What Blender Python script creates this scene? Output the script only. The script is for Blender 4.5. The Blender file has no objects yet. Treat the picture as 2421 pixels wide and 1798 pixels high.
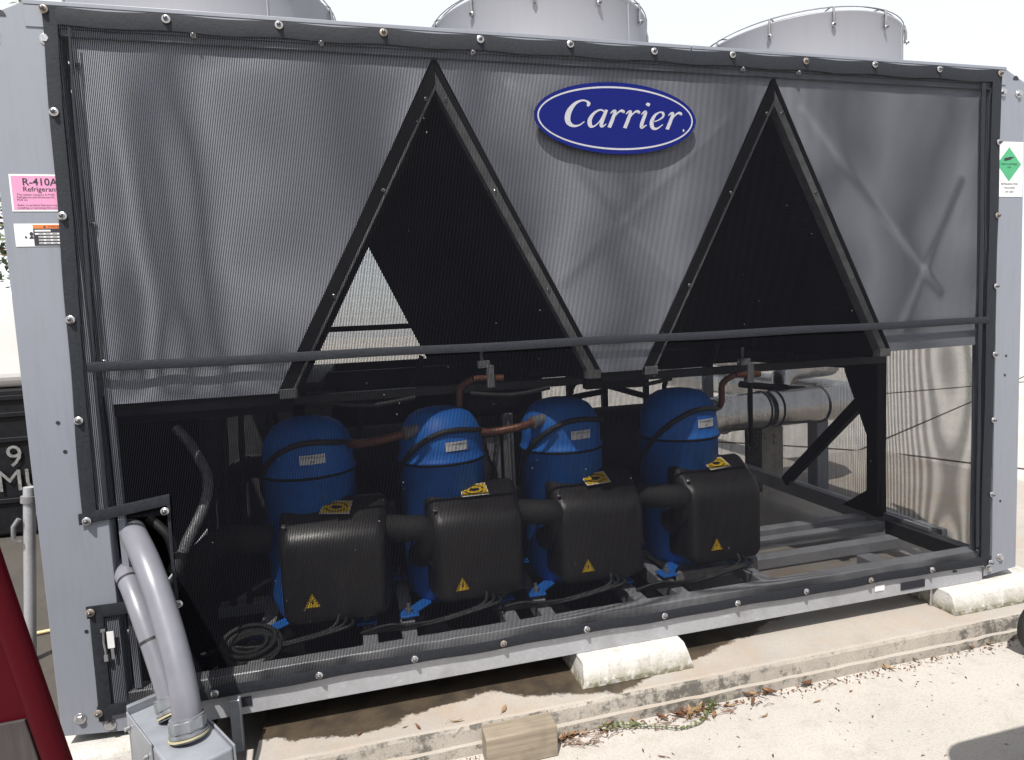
import bpy, bmesh, math, random
from mathutils import Vector, Matrix
random.seed(7)
scn = bpy.context.scene
R = math.radians

# ------------------------------------------------------------------ camera
yaw, pit, rol = .2397, -.0826, -.0483
Fv = Vector((math.sin(yaw)*math.cos(pit), math.cos(yaw)*math.cos(pit), math.sin(pit)))
Rv = Vector((math.cos(yaw), -math.sin(yaw), 0)); Uv = Rv.cross(Fv)
Rr = Rv*math.cos(rol)+Uv*math.sin(rol); Ur = -Rv*math.sin(rol)+Uv*math.cos(rol)
cam = bpy.data.cameras.new('camera'); cam.sensor_width = 36; cam.lens = 1454.5/2421*36
cam.clip_start = .05; cam.clip_end = 3000
co = bpy.data.objects.new('camera', cam); scn.collection.objects.link(co)
co.matrix_world = Matrix(((Rr.x, Ur.x, -Fv.x, .9206), (Rr.y, Ur.y, -Fv.y, -1.991), (Rr.z, Ur.z, -Fv.z, 1.1545), (0, 0, 0, 1)))
scn.camera = co
# ------------------------------------------------------------------ sky and sun
SUN = Vector((.28, .50, -1)).normalized()
w = bpy.data.worlds.new('World'); scn.world = w; w.use_nodes = True
nt = w.node_tree; nt.nodes.clear()
sky = nt.nodes.new('ShaderNodeTexSky'); sky.sky_type = 'NISHITA'; sky.sun_disc = False
sky.sun_elevation = math.asin(-SUN.z); sky.sun_rotation = math.atan2(-SUN.x, -SUN.y)
sky.air_density = 1.0; sky.dust_density = 2.0; sky.ozone_density = 1.0
bg = nt.nodes.new('ShaderNodeBackground'); bg.inputs[1].default_value = .15
wo = nt.nodes.new('ShaderNodeOutputWorld')
veil = nt.nodes.new('ShaderNodeMix'); veil.data_type = 'RGBA'; veil.inputs[0].default_value = .72      # thin bright cloud veil over the whole sky
veil.inputs[7].default_value = (5.9, 5.9, 5.9, 1); nt.links.new(sky.outputs[0], veil.inputs[6])
nt.links.new(veil.outputs[2], bg.inputs[0]); nt.links.new(bg.outputs[0], wo.inputs[0])
sl = bpy.data.lights.new('sun', 'SUN'); sl.energy = 5.0; sl.angle = R(.53); sl.color = (1, .955, .89)
so = bpy.data.objects.new('sun', sl); scn.collection.objects.link(so)
so.location = (-3, -6, 9); so.rotation_euler = SUN.to_track_quat('-Z', 'Y').to_euler()
scn.view_settings.view_transform = 'Standard'; scn.view_settings.look = 'None'
scn.view_settings.exposure = .5; scn.view_settings.gamma = 1
scn.cycles.transparent_max_bounces = 24; scn.cycles.max_bounces = 10

# ------------------------------------------------------------------ materials
MATS = {}
class N:
    def __init__(s, name):
        s.m = bpy.data.materials.new(name); s.m.use_nodes = True; s.t = s.m.node_tree
        s.b = s.t.nodes['Principled BSDF']; s.out = s.t.nodes['Material Output']; MATS[name] = s.m
        tc = s.t.nodes.new('ShaderNodeTexCoord'); s.obj = tc.outputs['Object']
    def vary(s):     # a different patch of the pattern on every object
        oi = s.n('ObjectInfo'); a = s.n('VectorMath', operation='ADD'); s.l(s.obj, a.inputs[0]); s.l(s.math('MULTIPLY', oi.outputs['Random'], 37.), a.inputs[1]); s.obj = a.outputs[0]; return s
    def n(s, ty, **k):
        x = s.t.nodes.new('ShaderNode'+ty)
        for a, v in k.items(): setattr(x, a, v)
        return x
    def l(s, a, b): s.t.links.new(a, b)
    def noise(s, scale, detail=4, rough=.55, vec=None, sc3=None):
        x = s.n('TexNoise'); x.inputs['Scale'].default_value = scale; x.inputs['Detail'].default_value = detail; x.inputs['Roughness'].default_value = rough
        v = vec or s.obj
        if sc3:
            mp = s.n('Mapping'); mp.inputs['Scale'].default_value = sc3; s.l(v, mp.inputs[0]); v = mp.outputs[0]
        s.l(v, x.inputs['Vector']); return x.outputs['Fac']
    def ramp(s, fac, stops):
        x = s.n('ValToRGB'); e = x.color_ramp.elements
        while len(e) < len(stops): e.new(.5)
        for i, (p, c) in enumerate(stops):
            e[i].position = p; e[i].color = (c, c, c, 1) if isinstance(c, (int, float)) else (*c, 1)
        s.l(fac, x.inputs[0]); return x.outputs[0]
    def mix(s, fac, a, b, mode='MIX'):
        x = s.n('Mix', data_type='RGBA', blend_type=mode)
        for v, i in ((fac, 0), (a, 6), (b, 7)):
            if isinstance(v, (int, float)): x.inputs[i].default_value = v
            elif isinstance(v, tuple): x.inputs[i].default_value = (*v, 1)
            else: s.l(v, x.inputs[i])
        return x.outputs[2]
    def math(s, op, a, b=0., c=None):
        x = s.n('Math', operation=op)
        for i, v in enumerate((a, b, c)):
            if v is None: continue
            if isinstance(v, (int, float)): x.inputs[i].default_value = v
            else: s.l(v, x.inputs[i])
        return x.outputs[0]
    def xyz(s):
        x = s.n('SeparateXYZ'); s.l(s.obj, x.inputs[0]); return x.outputs
    def col(s, c):
        if isinstance(c, tuple): s.b.inputs['Base Color'].default_value = (*c, 1)
        else: s.l(c, s.b.inputs['Base Color'])
    def set(s, **k):
        for a, v in k.items():
            i = s.b.inputs[a.replace('_', ' ')]
            if isinstance(v, (int, float)): i.default_value = v
            else: s.l(v, i)
    def bump(s, h, strength=.2, dist=.002):
        x = s.n('Bump'); x.inputs['Strength'].default_value = strength; x.inputs['Distance'].default_value = dist
        s.l(h, x.inputs['Height']); s.l(x.outputs[0], s.b.inputs['Normal'])
def plain(name, c, rough=.5, metal=0., var=.12, scale=30, bump=.15, bd=.001, spec=.5):
    k = N(name); f = k.noise(scale)
    k.col(k.mix(1., c, k.ramp(f, [(.3, 1-var), (.7, 1+var*.5)]), 'MULTIPLY'))
    k.set(Roughness=k.math('MULTIPLY_ADD', f, .2, rough-.1), Metallic=metal, Specular_IOR_Level=spec)
    if bump: k.bump(f, bump, bd)
    return k.m
def grey_paint(name, c, dirt=.25):
    k = N(name)
    st = k.noise(6, 5, .6, sc3=(9, 9, 1)); big = k.noise(1.7, 3)
    c1 = k.mix(k.ramp(st, [(.5, 0.), (.8, dirt)]), c, (c[0]*.55, c[1]*.53, c[2]*.47))
    c2 = k.mix(k.ramp(big, [(.35, 0.), (.7, .12)]), c1, (c[0]*1.2, c[1]*1.2, c[2]*1.15))
    k.col(c2); sp = k.noise(260, 2); k.set(Roughness=k.math('MULTIPLY_ADD', big, .25, .33)); k.bump(sp, .12, .0006)
    return k.m
grey_paint('grey_paint', (.180, .194, .228))
grey_paint('grey_shroud', (.235, .24, .268), .12)
def panel_mat():
    k = N('panel_sheet'); a = k.noise(1.3, 2, .5, sc3=(2, 1, .5)); b = k.noise(50, 3)
    k.col(k.mix(k.ramp(a, [(.3, 0.), (.7, 1.)]), (.28, .296, .34), (.35, .37, .42)))
    k.set(Roughness=k.math('MULTIPLY_ADD', a, .2, .38), Metallic=.2); k.bump(b, .05, .001)
panel_mat()
def galv():
    k = N('galvanised'); v = k.n('TexVoronoi'); v.inputs['Scale'].default_value = 90; k.l(k.obj, v.inputs['Vector'])
    s = k.noise(14, 6, .65, sc3=(1, 1, 2.5)); t = k.noise(70, 3, .7, sc3=(.35, 1, 1)); d = k.noise(5, 5, .6)
    base = k.mix(k.ramp(v.outputs['Color'], [(.2, .0), (.8, .35)]), (.30, .305, .325), (.38, .385, .41))
    base = k.mix(k.ramp(t, [(.62, 0.), (.75, .65)]), base, (.52, .52, .53))
    base = k.mix(k.ramp(d, [(.5, 0.), (.75, .5)]), base, (.13, .128, .125))
    k.col(base); k.set(Metallic=.2, Roughness=k.math('MULTIPLY_ADD', s, .3, .28)); k.bump(s, .15, .002)
galv()
plain('hem_webbing', (.0155, .0175, .0235), .7, var=.3, scale=120, bump=.5, bd=.002, spec=.25)
plain('black_paint', (.008, .008, .010), .55, var=.4, scale=25, spec=.15)
plain('dark_frame', (.028, .03, .033), .5, var=.4, scale=25)
plain('bar_grey', (.15, .155, .155), .45, .2, var=.35, scale=30)
def coil():
    k = N('coil_fins'); x = k.xyz(); wv = k.math('SINE', k.math('MULTIPLY', x[1], 1200.)); f = k.noise(20)
    k.col(k.mix(f, (.004, .004, .005), (.009, .009, .0105))); k.set(Roughness=.7, Specular_IOR_Level=.06); k.bump(wv, .4, .001)
coil()
def blue():
    k = N('blue_enamel').vary(); f = k.noise(9, 5); g = k.noise(60, 4, .7); h = k.noise(26, 6, .7, sc3=(1, 1, .35))
    c = k.mix(k.ramp(f, [(.35, 0.), (.7, 1.)]), (.012, .105, .41), (.018, .145, .50))
    c = k.mix(k.ramp(g, [(.68, 0.), (.78, .5)]), c, (.11, .16, .27)); c = k.mix(k.ramp(h, [(.56, 0.), (.72, .45)]), c, (.075, .085, .10)); k.col(c)
    k.set(Roughness=k.math('MULTIPLY_ADD', f, .25, .42), Specular_IOR_Level=.3); k.bump(f, .1, .004)
blue()
def plastic():
    k = N('black_plastic').vary(); f = k.noise(220, 2); g = k.noise(7, 4); h = k.noise(90, 4, .75, sc3=(1, 1, .2)); q = k.noise(11, 5, .65)
    c = k.mix(g, (.010, .0088, .009), (.02, .0175, .0175)); c = k.mix(k.ramp(h, [(.6, 0.), (.74, .5)]), c, (.045, .04, .038)); c = k.mix(k.ramp(q, [(.5, 0.), (.75, .55)]), c, (.034, .03, .028)); k.col(c); k.set(Roughness=k.math('MULTIPLY_ADD', g, .2, .3)); k.bump(f, .3, .0006)
plastic()
plain('insulation', (.011, .0105, .0105), .75, var=.4, scale=60, bump=.6, bd=.004)
plain('rubber', (.016, .016, .017), .6, var=.3, scale=40)
plain('copper', (.17, .07, .042), .45, .4, var=.45, scale=18)
plain('zinc_bolt', (.45, .45, .46), .28, .8, var=.2, scale=200, bump=0)
plain('rusty_zinc', (.30, .255, .22), .5, .5, var=.5, scale=120, bump=0)
plain('bolt_dark', (.10, .10, .105), .3, .7, bump=0)  # darker metal of the domed bolt centre
plain('fitting_grey', (.19, .19, .20), .5, .2, var=.3)
plain('conduit_grey', (.155, .158, .185), .36, var=.14, scale=9, bump=.1)
plain('box_grey', (.22, .235, .265), .42, var=.2, scale=9, bump=.3, bd=.01)
plain('nut_grey', (.22, .235, .26), .4, .35, var=.25)
plain('white_label', (.62, .62, .63), .45, var=.05, bump=0)
plain('pink_label', (.52, .22, .36), .45, var=.05, bump=0)
plain('orange_label', (.55, .14, .02), .45, var=.05, bump=0)
plain('green_label', (.05, .30, .14), .45, var=.1, bump=0)
plain('yellow_label', (.6, .38, .015), .45, var=.08, bump=0)
plain('ink', (.012, .012, .02), .5, var=.1, bump=0)
plain('badge_blue', (.007, .0115, .105), .8, var=.15, scale=300, bump=.3, spec=.05)
plain('badge_white', (.33, .33, .36), .8, var=.2, scale=300, bump=.2, spec=.1)
plain('cream_glue', (.42, .38, .24), .5)
plain('white_tank', (.6, .59, .57), .4, var=.08, scale=2)
plain('stencil_white', (.17, .17, .168), .7, var=.5, scale=40)
plain('leaf_brown', (.12, .05, .022), .6, var=.5, scale=25)
plain('leaf_tan', (.26, .16, .08), .6, var=.4, scale=25)
plain('weed_green', (.085, .10, .032), .55, var=.4, scale=30)
plain('bark', (.07, .05, .035), .8, var=.4, scale=10)
plain('foliage', (.055, .075, .022), .55, var=.6, scale=3, bump=0)
plain('foliage_dry', (.12, .075, .03), .6, var=.5, scale=3, bump=0)
plain('straw', (.5, .40, .2), .6)
plain('white_paint', (.75, .75, .74), .5)
def foil():
    k = N('silver_cladding'); f = k.noise(9, 4, .6); k.col(k.mix(f, (.42, .41, .40), (.58, .57, .57)))
    k.set(Metallic=.95, Roughness=k.math('MULTIPLY_ADD', f, .2, .14)); k.bump(f, .5, .02)
foil()
def redp():
    k = N('red_paint'); f = k.noise(4, 4); k.col(k.mix(f, (.036, .0015, .004), (.056, .002, .0055))); k.set(Roughness=.45, Specular_IOR_Level=.07)
redp()
def wood(name, a, b, axis):
    k = N(name); sc = [60, 60, 60]; sc[axis] = 3
    f = k.noise(1., 6, .65, sc3=tuple(sc)); g = k.noise(6, 4)
    c = k.mix(k.ramp(f, [(.3, 0.), (.7, 1.)]), a, b)
    c = k.mix(k.ramp(g, [(.5, 0.), (.7, .7)]), c, (a[0]*.5, a[1]*.5, a[2]*.5)); k.col(c); k.set(Roughness=.8); k.bump(f, .7, .003)
wood('timber', (.16, .13, .095), (.28, .235, .18), 0)
wood('timber_grey', (.022, .017, .018), (.05, .04, .04), 2)
def conc(name, base, dark, kerb=False, block=False):
    k = N(name); x = k.xyz()
    big = k.noise(1.6, 6, .6); mid = k.noise(9, 6, .65); fine = k.noise(140, 3, .6); grain = k.noise(420, 2)
    c = k.mix(k.ramp(big, [(.35, 0.), (.7, 1.)]), base, dark)
    c = k.mix(k.ramp(fine, [(.35, .35), (.5, 0.)]), c, (dark[0]*.6, dark[1]*.58, dark[2]*.55))
    c = k.mix(k.ramp(grain, [(.62, 0.), (.72, .6)]), c, (base[0]*1.25, base[1]*1.22, base[2]*1.2))
    c = k.mix(k.ramp(mid, [(.52, 0.), (.72, .45)]), c, (dark[0]*.7, dark[1]*.68, dark[2]*.64))
    rough = .85
    if kerb:
        geo = k.n('NewGeometry'); nz = k.n('SeparateXYZ'); k.l(geo.outputs['Normal'], nz.inputs[0])
        up = k.math('GREATER_THAN', nz.outputs[2], .7); side = k.math('SUBTRACT', 1., up)
        spots = k.noise(24, 6, .75); zone = k.noise(3.1, 2)
        sm = k.math('MULTIPLY', k.ramp(k.math('ADD', spots, k.math('MULTIPLY', zone, .55)), [(.80, 0.), (.92, 1.)]), side)
        c = k.mix(k.math('MULTIPLY', sm, .8), c, (.05, .047, .042))
        tint = k.mix(k.ramp(k.noise(5, 5, .6), [(.45, 0.), (.7, .4)]), k.mix(.5, c, (.42, .395, .365)), (.36, .23, .13))
        c = k.mix(k.math('MULTIPLY', up, .75), c, tint)
        c = k.mix(k.math('MULTIPLY', up, .22), c, (.10, .09, .08))  # kerb top darkened in colour to soften its sunlit contrast with the face
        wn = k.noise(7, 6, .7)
        # damp patches left by dripping water, darkened further to deepen shade under the rail
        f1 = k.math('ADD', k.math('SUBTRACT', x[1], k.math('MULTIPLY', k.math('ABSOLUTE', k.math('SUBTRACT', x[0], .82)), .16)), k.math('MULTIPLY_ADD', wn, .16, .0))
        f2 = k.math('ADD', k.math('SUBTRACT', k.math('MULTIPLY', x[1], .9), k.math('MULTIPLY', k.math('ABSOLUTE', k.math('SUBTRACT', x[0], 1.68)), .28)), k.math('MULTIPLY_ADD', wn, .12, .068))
        wet_shade = k.math('MULTIPLY', k.math('MULTIPLY', k.ramp(k.math('MAXIMUM', f1, f2), [(.0, 0.), (.012, 1.)]), up), k.math('LESS_THAN', x[1], .4))
        c = k.mix(wet_shade, c, k.mix(k.ramp(k.noise(14, 5), [(.4, 0.), (.65, 1.)]), (.036, .028, .021), (.066, .05, .034)))
        rough = k.math('MULTIPLY_ADD', wet_shade, -.45, .88)
    if block:
        moss = k.math('MULTIPLY', k.ramp(x[2], [(.0, 1.), (.05, 0.)]), k.ramp(k.noise(45, 5, .7), [(.38, 0.), (.52, 1.)]))
        c = k.mix(k.ramp(k.noise(16, 6, .7), [(.52, 0.), (.72, .6)]), c, (.22, .20, .165))
        c = k.mix(moss, c, (.12, .11, .055))
    k.col(c); k.set(Roughness=rough); k.bump(k.math('ADD', k.math('MULTIPLY', fine, .5), mid), .5, .004)
conc('concrete_ground', (.405, .38, .35), (.345, .325, .30))
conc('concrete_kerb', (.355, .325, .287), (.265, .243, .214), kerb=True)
conc('concrete_white', (.47, .455, .435), (.35, .338, .318), block=True)
conc('dirt', (.06, .052, .043), (.038, .033, .028))
def mesh_mat(name, u, v, pitch=.0046, da=.47, db=.12):
    k = N(name); x = k.xyz()
    def band(c, p, duty):
        s = k.math('SINE', k.math('MULTIPLY', c, 2*math.pi/p))
        return k.math('LESS_THAN', s, math.sin(math.pi*(duty-.5)))
    wob = k.noise(1.6, 1); xx = k.math('MULTIPLY_ADD', wob, .012, x[u]); zz = k.math('MULTIPLY_ADD', wob, .008, x[v])
    a = band(xx, pitch, da)
    if db: a = k.math('MAXIMUM', a, band(zz, pitch*.72, db))
    g = k.noise(5, 4)
    k.col(k.mix(g, (.0045, .0048, .0068), (.008, .0085, .0115))); k.set(Roughness=.75, Specular_IOR_Level=.04)
    tr = k.n('BsdfTransparent'); mx = k.n('MixShader'); k.l(a, mx.inputs[0]); k.l(tr.outputs[0], mx.inputs[1]); k.l(k.b.outputs[0], mx.inputs[2])
    k.l(mx.outputs[0], k.out.inputs[0])
mesh_mat('mesh_fabric', 0, 2); mesh_mat('mesh_fabric_end', 1, 2, .0046, .27, .12); mesh_mat('mesh_fabric_rear', 0, 2, .0046, .27, .12)

# ------------------------------------------------------------------ mesh helpers
COL = scn.collection
def tag(o, label, cat, group=None):
    o['label'] = label; o['category'] = cat
    if group: o['group'] = group
    return o
def empty(name, loc, label, cat, group=None):
    o = bpy.data.objects.new(name, None); COL.objects.link(o); o.location = loc; o.empty_display_size = .05
    return tag(o, label, cat, group)
def rootloc(p):
    v = Vector((0, 0, 0))
    while p is not None: v += p.location; p = p.parent
    return v
class MB:
    def __init__(s): s.v = []; s.f = []; s.mi = []; s.sm = []; s.cur = 0; s.smooth = False
    def add(s, vs, fs, smooth=None):
        o = len(s.v); s.v += [tuple(q) for q in vs]
        for f in fs: s.f.append(tuple(i+o for i in f)); s.mi.append(s.cur); s.sm.append(s.smooth if smooth is None else smooth)
        return s
    def box(s, x0, x1, y0, y1, z0, z1, M=None):
        vs = [Vector((x, y, z)) for x in (x0, x1) for y in (y0, y1) for z in (z0, z1)]
        if M: vs = [M @ q for q in vs]
        return s.add(vs, [(0, 1, 3, 2), (4, 6, 7, 5), (0, 4, 5, 1), (2, 3, 7, 6), (0, 2, 6, 4), (1, 5, 7, 3)], False)
    def prism(s, poly, axis, a, b):
        """poly = 2D points in the plane perpendicular to axis ('y': x,z   'x': y,z   'z': x,y)"""
        def P(q, t):
            return {'y': (q[0], t, q[1]), 'x': (t, q[0], q[1]), 'z': (q[0], q[1], t)}[axis]
        n = len(poly); vs = [P(q, a) for q in poly]+[P(q, b) for q in poly]
        fs = [tuple(range(n)), tuple(range(2*n-1, n-1, -1))]+[(i, i+n, (i+1) % n+n, (i+1) % n) for i in range(n)]
        return s.add(vs, fs, False)
    def tube(s, pts, r, n=12, cap=True, closed=False):
        pts = [Vector(q) for q in pts]; rs = r if isinstance(r, (list, tuple)) else [r]*len(pts); m = len(pts); vs = []
        up = None
        for i, q in enumerate(pts):
            if closed: t = pts[(i+1) % m]-pts[i-1]
            else: t = pts[min(i+1, m-1)]-pts[max(i-1, 0)]
            t = t.normalized() if t.length > 1e-9 else Vector((0, 0, 1))
            if up is None:
                up = Vector((0, 0, 1)) if abs(t.z) < .9 else Vector((1, 0, 0))
            a = (up-t*up.dot(t)).normalized(); up = a; b = t.cross(a)
            for j in range(n):
                th = 2*math.pi*j/n; vs.append(q+a*math.cos(th)*rs[i]+b*math.sin(th)*rs[i])
        fs = []
        for i in range(m if closed else m-1):
            for j in range(n):
                k2 = (i+1) % m; fs.append((i*n+j, i*n+(j+1) % n, k2*n+(j+1) % n, k2*n+j))
        s.add(vs, fs, True)
        if cap and not closed:
            s.add(vs[:n], [tuple(range(n-1, -1, -1))], False); s.add(vs[-n:], [tuple(range(n))], False)
        return s
    def lathe(s, prof, n=32, c=(0, 0, 0), M=None, arc=2*math.pi):
        vs = []; m = len(prof); c = Vector(c); full = abs(arc-2*math.pi) < 1e-6; k = n if full else n+1
        for i in range(k):
            th = arc*i/n
            for r, z in prof:
                q = Vector((r*math.cos(th), r*math.sin(th), z))
                vs.append((M @ q if M else q)+c)
        fs = []
        for i in range(n):
            i2 = (i+1) % k
            for j in range(m-1): fs.append((i*m+j, i2*m+j, i2*m+j+1, i*m+j+1))
        return s.add(vs, fs, True)
    def quad(s, a, b, c, d): return s.add([a, b, c, d], [(0, 1, 2, 3)], False)
    def text(s, body, M, size=1., align='LEFT', wfit=None, bold=0.):
        cu = bpy.data.curves.new('txt', 'FONT'); cu.body = body; cu.size = size; cu.align_x = align; cu.resolution_u = 3; cu.offset = bold
        o = bpy.data.objects.new('txt', cu); COL.objects.link(o)
        dg = bpy.context.evaluated_depsgraph_get(); me = o.evaluated_get(dg).to_mesh()
        sx = 1.
        if wfit:
            wd = max(q.co.x for q in me.vertices)-min(q.co.x for q in me.vertices); sx = wfit/max(wd, 1e-6)
        s.add([M @ Vector((q.co.x*sx, q.co.y, 0)) for q in me.vertices], [tuple(p.vertices) for p in me.polygons], False)
        o.evaluated_get(dg).to_mesh_clear(); bpy.data.objects.remove(o); bpy.data.curves.remove(cu)
        return s
    def mesh(s, name, mats, off=Vector((0, 0, 0)), recalc=True):
        me = bpy.data.meshes.new(name); me.from_pydata([tuple(Vector(q)-off) for q in s.v], [], s.f)
        for m in (mats if isinstance(mats, (list, tuple)) else [mats]): me.materials.append(MATS[m])
        me.polygons.foreach_set('material_index', s.mi); me.polygons.foreach_set('use_smooth', s.sm)
        if recalc:
            bm = bmesh.new(); bm.from_mesh(me); bmesh.ops.recalc_face_normals(bm, faces=bm.faces); bm.to_mesh(me); bm.free()
        me.update(); return me
    def build(s, name, mats, parent=None, bevel=0, seg=2, label=None, recalc=True, loc=None):
        off = rootloc(parent) if loc is None else Vector(loc)
        o = bpy.data.objects.new(name, s.mesh(name, mats, off, recalc)); COL.objects.link(o)
        if parent is not None: o.parent = parent
        elif loc is not None: o.location = loc
        if bevel:
            b = o.modifiers.new('bevel', 'BEVEL'); b.width = bevel; b.segments = seg; b.limit_method = 'ANGLE'; b.angle_limit = R(40); b.harden_normals = False
        if label: o['label'] = label
        return o
def inst(me, name, parent, loc, rot=None, scale=None):
    if me.name == 'bolt':
        hsh = math.sin(loc[0]*91.7+loc[2]*57.3); rot = (0, hsh*3, 0); me = BOLT_RUSTY if hsh > .72 else me
    o = bpy.data.objects.new(name, me); COL.objects.link(o); o.parent = parent
    o.location = Vector(loc)-rootloc(parent)
    if rot: o.rotation_euler = rot
    if scale: o.scale = scale
    return o
def copy_tree(o, parent=None):
    c = o.copy(); COL.objects.link(c); c.parent = parent
    for ch in list(o.children): copy_tree(ch, c)
    return c
def spline(pts, n=6):
    pts = [Vector(q) for q in pts]; out = []
    for i in range(len(pts)-1):
        p0, p1, p2, p3 = pts[max(i-1, 0)], pts[i], pts[i+1], pts[min(i+2, len(pts)-1)]
        for k in range(n):
            t = k/n; out.append(.5*((2*p1)+(-p0+p2)*t+(2*p0-5*p1+4*p2-p3)*t*t+(-p0+3*p1-3*p2+p3)*t**3))
    out.append(pts[-1]); return out
def front(x, y, z):      # text matrix: reads along +X, up +Z, faces -Y
    return Matrix.Translation((x, y, z)) @ Matrix.Rotation(R(90), 4, 'X')
def struct(o): o['kind'] = 'structure'; return o

# shared bolt meshes (axis along -Y, origin on the surface)
def bolt_mesh(name, rw, rh, h, dome=True, mat='zinc_bolt'):
    b = MB(); M = Matrix.Rotation(R(90), 4, 'X')
    b.smooth = True
    b.lathe([(.0, 0), (rw, 0), (rw, .0018), (rw*.96, .0024), (0, .0024)], 14, M=M)
    hexa = [(rh*math.cos(R(60*i)), rh*math.sin(R(60*i))) for i in range(6)]
    b.prism(hexa, 'y', -.0024, -.0024-h)
    b.cur = 1
    if dome:
        b.lathe([(rh*.82, .0024+h), (rh*.7, .0024+h+rh*.35), (rh*.4, .0024+h+rh*.62), (0, .0024+h+rh*.7)], 10, M=M)
    return b.mesh(name, [mat, 'bolt_dark'])
BOLT = bolt_mesh('bolt', .0118, .0078, .006)
BOLT_RUSTY = bolt_mesh('bolt_rusty', .0118, .0078, .006, True, 'rusty_zinc')
BOLT_BIG = bolt_mesh('bolt_big', .0165, .0105, .009, False)
BOLT_SMALL = bolt_mesh('bolt_small', .0062, .0045, .003)
RING = None

# ------------------------------------------------------------------ ground, pad, kerb
GZ = -.18
g = MB(); n = 40
ext = [-400, -120, -40, -15, -7]+[-4+.4*i for i in range(31)]+[11, 18, 40, 120, 400]
eyt = [-400, -120, -40, -15, -7]+[-4+.4*i for i in range(31)]+[11, 18, 40, 120, 400]
g.add([(x, y, GZ) for x in ext for y in eyt], [(i*len(eyt)+j, (i+1)*len(eyt)+j, (i+1)*len(eyt)+j+1, i*len(eyt)+j+1) for i in range(len(ext)-1) for j in range(len(eyt)-1)])
struct(g.build('ground', 'concrete_ground'))
def joint(pts, wd, name='paving_joint'):
    b = MB(); b.tube([(x, y, GZ+.001) for x, y in pts], wd, 6)
    return struct(b.build(name, 'dirt'))
joint(spline([(3.9, 4.6), (4.9, 3.62), (5.64, 2.74), (5.95, 2.03), (6.4, 1.2), (7.2, -.4)], 6), .012)
joint([(-9, 6.3), (0, 6.25), (6, 6.2), (14, 6.1)], .014)
joint([(5.5, 2.9), (9, 4.7), (14, 7.4)], .012)
d = MB(); rng = random.Random(3)
out = [(-.25, .30), (-.17, .42), (-.15, .9), (-.16, 1.6), (-.15, 2.66), (.5, 2.7), (.95, 3.1), (.75, 4.4), (.25, 6.0), (-1.2, 7.2), (-9, 7.6), (-9, .9), (-2, .55), (-.9, .35)]  # carried on behind the machine to darken the ground there
d.prism([(x, y) for x, y in out], 'z', GZ+.004, GZ-.02); struct(d.build('dirt_ground', 'dirt'))
# slab under the machine with a stepped kerb edge
def kerb(x0, x1, name):
    b = MB(); nx = max(2, int((x1-x0)/.05)); rng = random.Random(int(x0*100)); rows = []
    prof = [(-.162, GZ-.02), (-.163, -.146), (-.150, -.1435), (-.1475, -.101), (-.143, -.0905), (-.134, -.0872), (.30, -.087), (2.6, -.087), (2.6, GZ-.02)]
    for i in range(nx+1):
        x = x0+(x1-x0)*i/nx; j = [rng.uniform(-1, 1) for _ in range(4)]
        rows.append([(x, y+(.0022*j[0] if y < 0 else 0)+(.003*j[3] if k == 1 else 0), z+(.0012*j[1] if k in (1, 2, 3) else 0)+(.0012*j[2] if k in (4, 5) else 0)) for k, (y, z) in enumerate(prof)])
    m = len(prof)
    b.add([q for r in rows for q in r], [(i*m+k, (i+1)*m+k, (i+1)*m+k+1, i*m+k+1) for i in range(nx) for k in range(m-1)])
    b.add(rows[0], [tuple(range(m))]); b.add(rows[-1], [tuple(range(m))])
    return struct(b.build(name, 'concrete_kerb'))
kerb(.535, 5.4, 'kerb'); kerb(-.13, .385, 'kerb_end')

# ------------------------------------------------------------------ concrete wheel-stop blocks carrying the frame
def block(x0, x1, label, seed):
    rng = random.Random(seed); L = x1-x0; b = MB(); n = 34; rows = []
    prof = [(-.083, .0), (-.0825, .018), (-.064, .062), (-.057, .071), (-.044, .079), (-.03, .0802), (.11, .0802), (.135, .066), (.155, .02), (.155, 0)]
    for i in range(n+1):
        t = i/n; x = x0+L*t; e = 0
        if i in (0, n): e = .0025
        rows.append([(x+rng.uniform(-.002, .002)+(.014*(z/.085) if i == 0 else -.014*(z/.085) if i == n else 0), y*(1-e*4)+rng.uniform(-.0015, .0015), z-(e if z > .01 else 0)+(rng.uniform(-.0012, .0004) if z > .01 else 0)-(rng.uniform(0, .006) if (.06 < z < .08 and rng.random() < .18) else 0)-.0868) for y, z in prof])
    m = len(prof)
    b.add([q for r in rows for q in r], [(i*m+k, i*m+(k+1) % m, (i+1)*m+(k+1) % m, (i+1)*m+k) for i in range(n) for k in range(m)])
    b.smooth = False
    b.add(rows[0], [tuple(range(m))]); b.add(rows[-1], [tuple(range(m))])
    o = b.build('concrete_block', 'concrete_white', bevel=.0015, seg=1, loc=((x0+x1)/2, 0, -.0868))
    tag(o, label, 'block', 'concrete blocks under the steel frame')
block(1.585, 2.005, 'white concrete block with mossy foot under the middle of the frame rail', 1)
block(3.18, 3.72, 'white concrete block under the right end of the frame, by the right corner post', 2)
block(-.22, .36, 'white concrete block under the left end of the frame, behind the grey box', 3)

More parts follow.
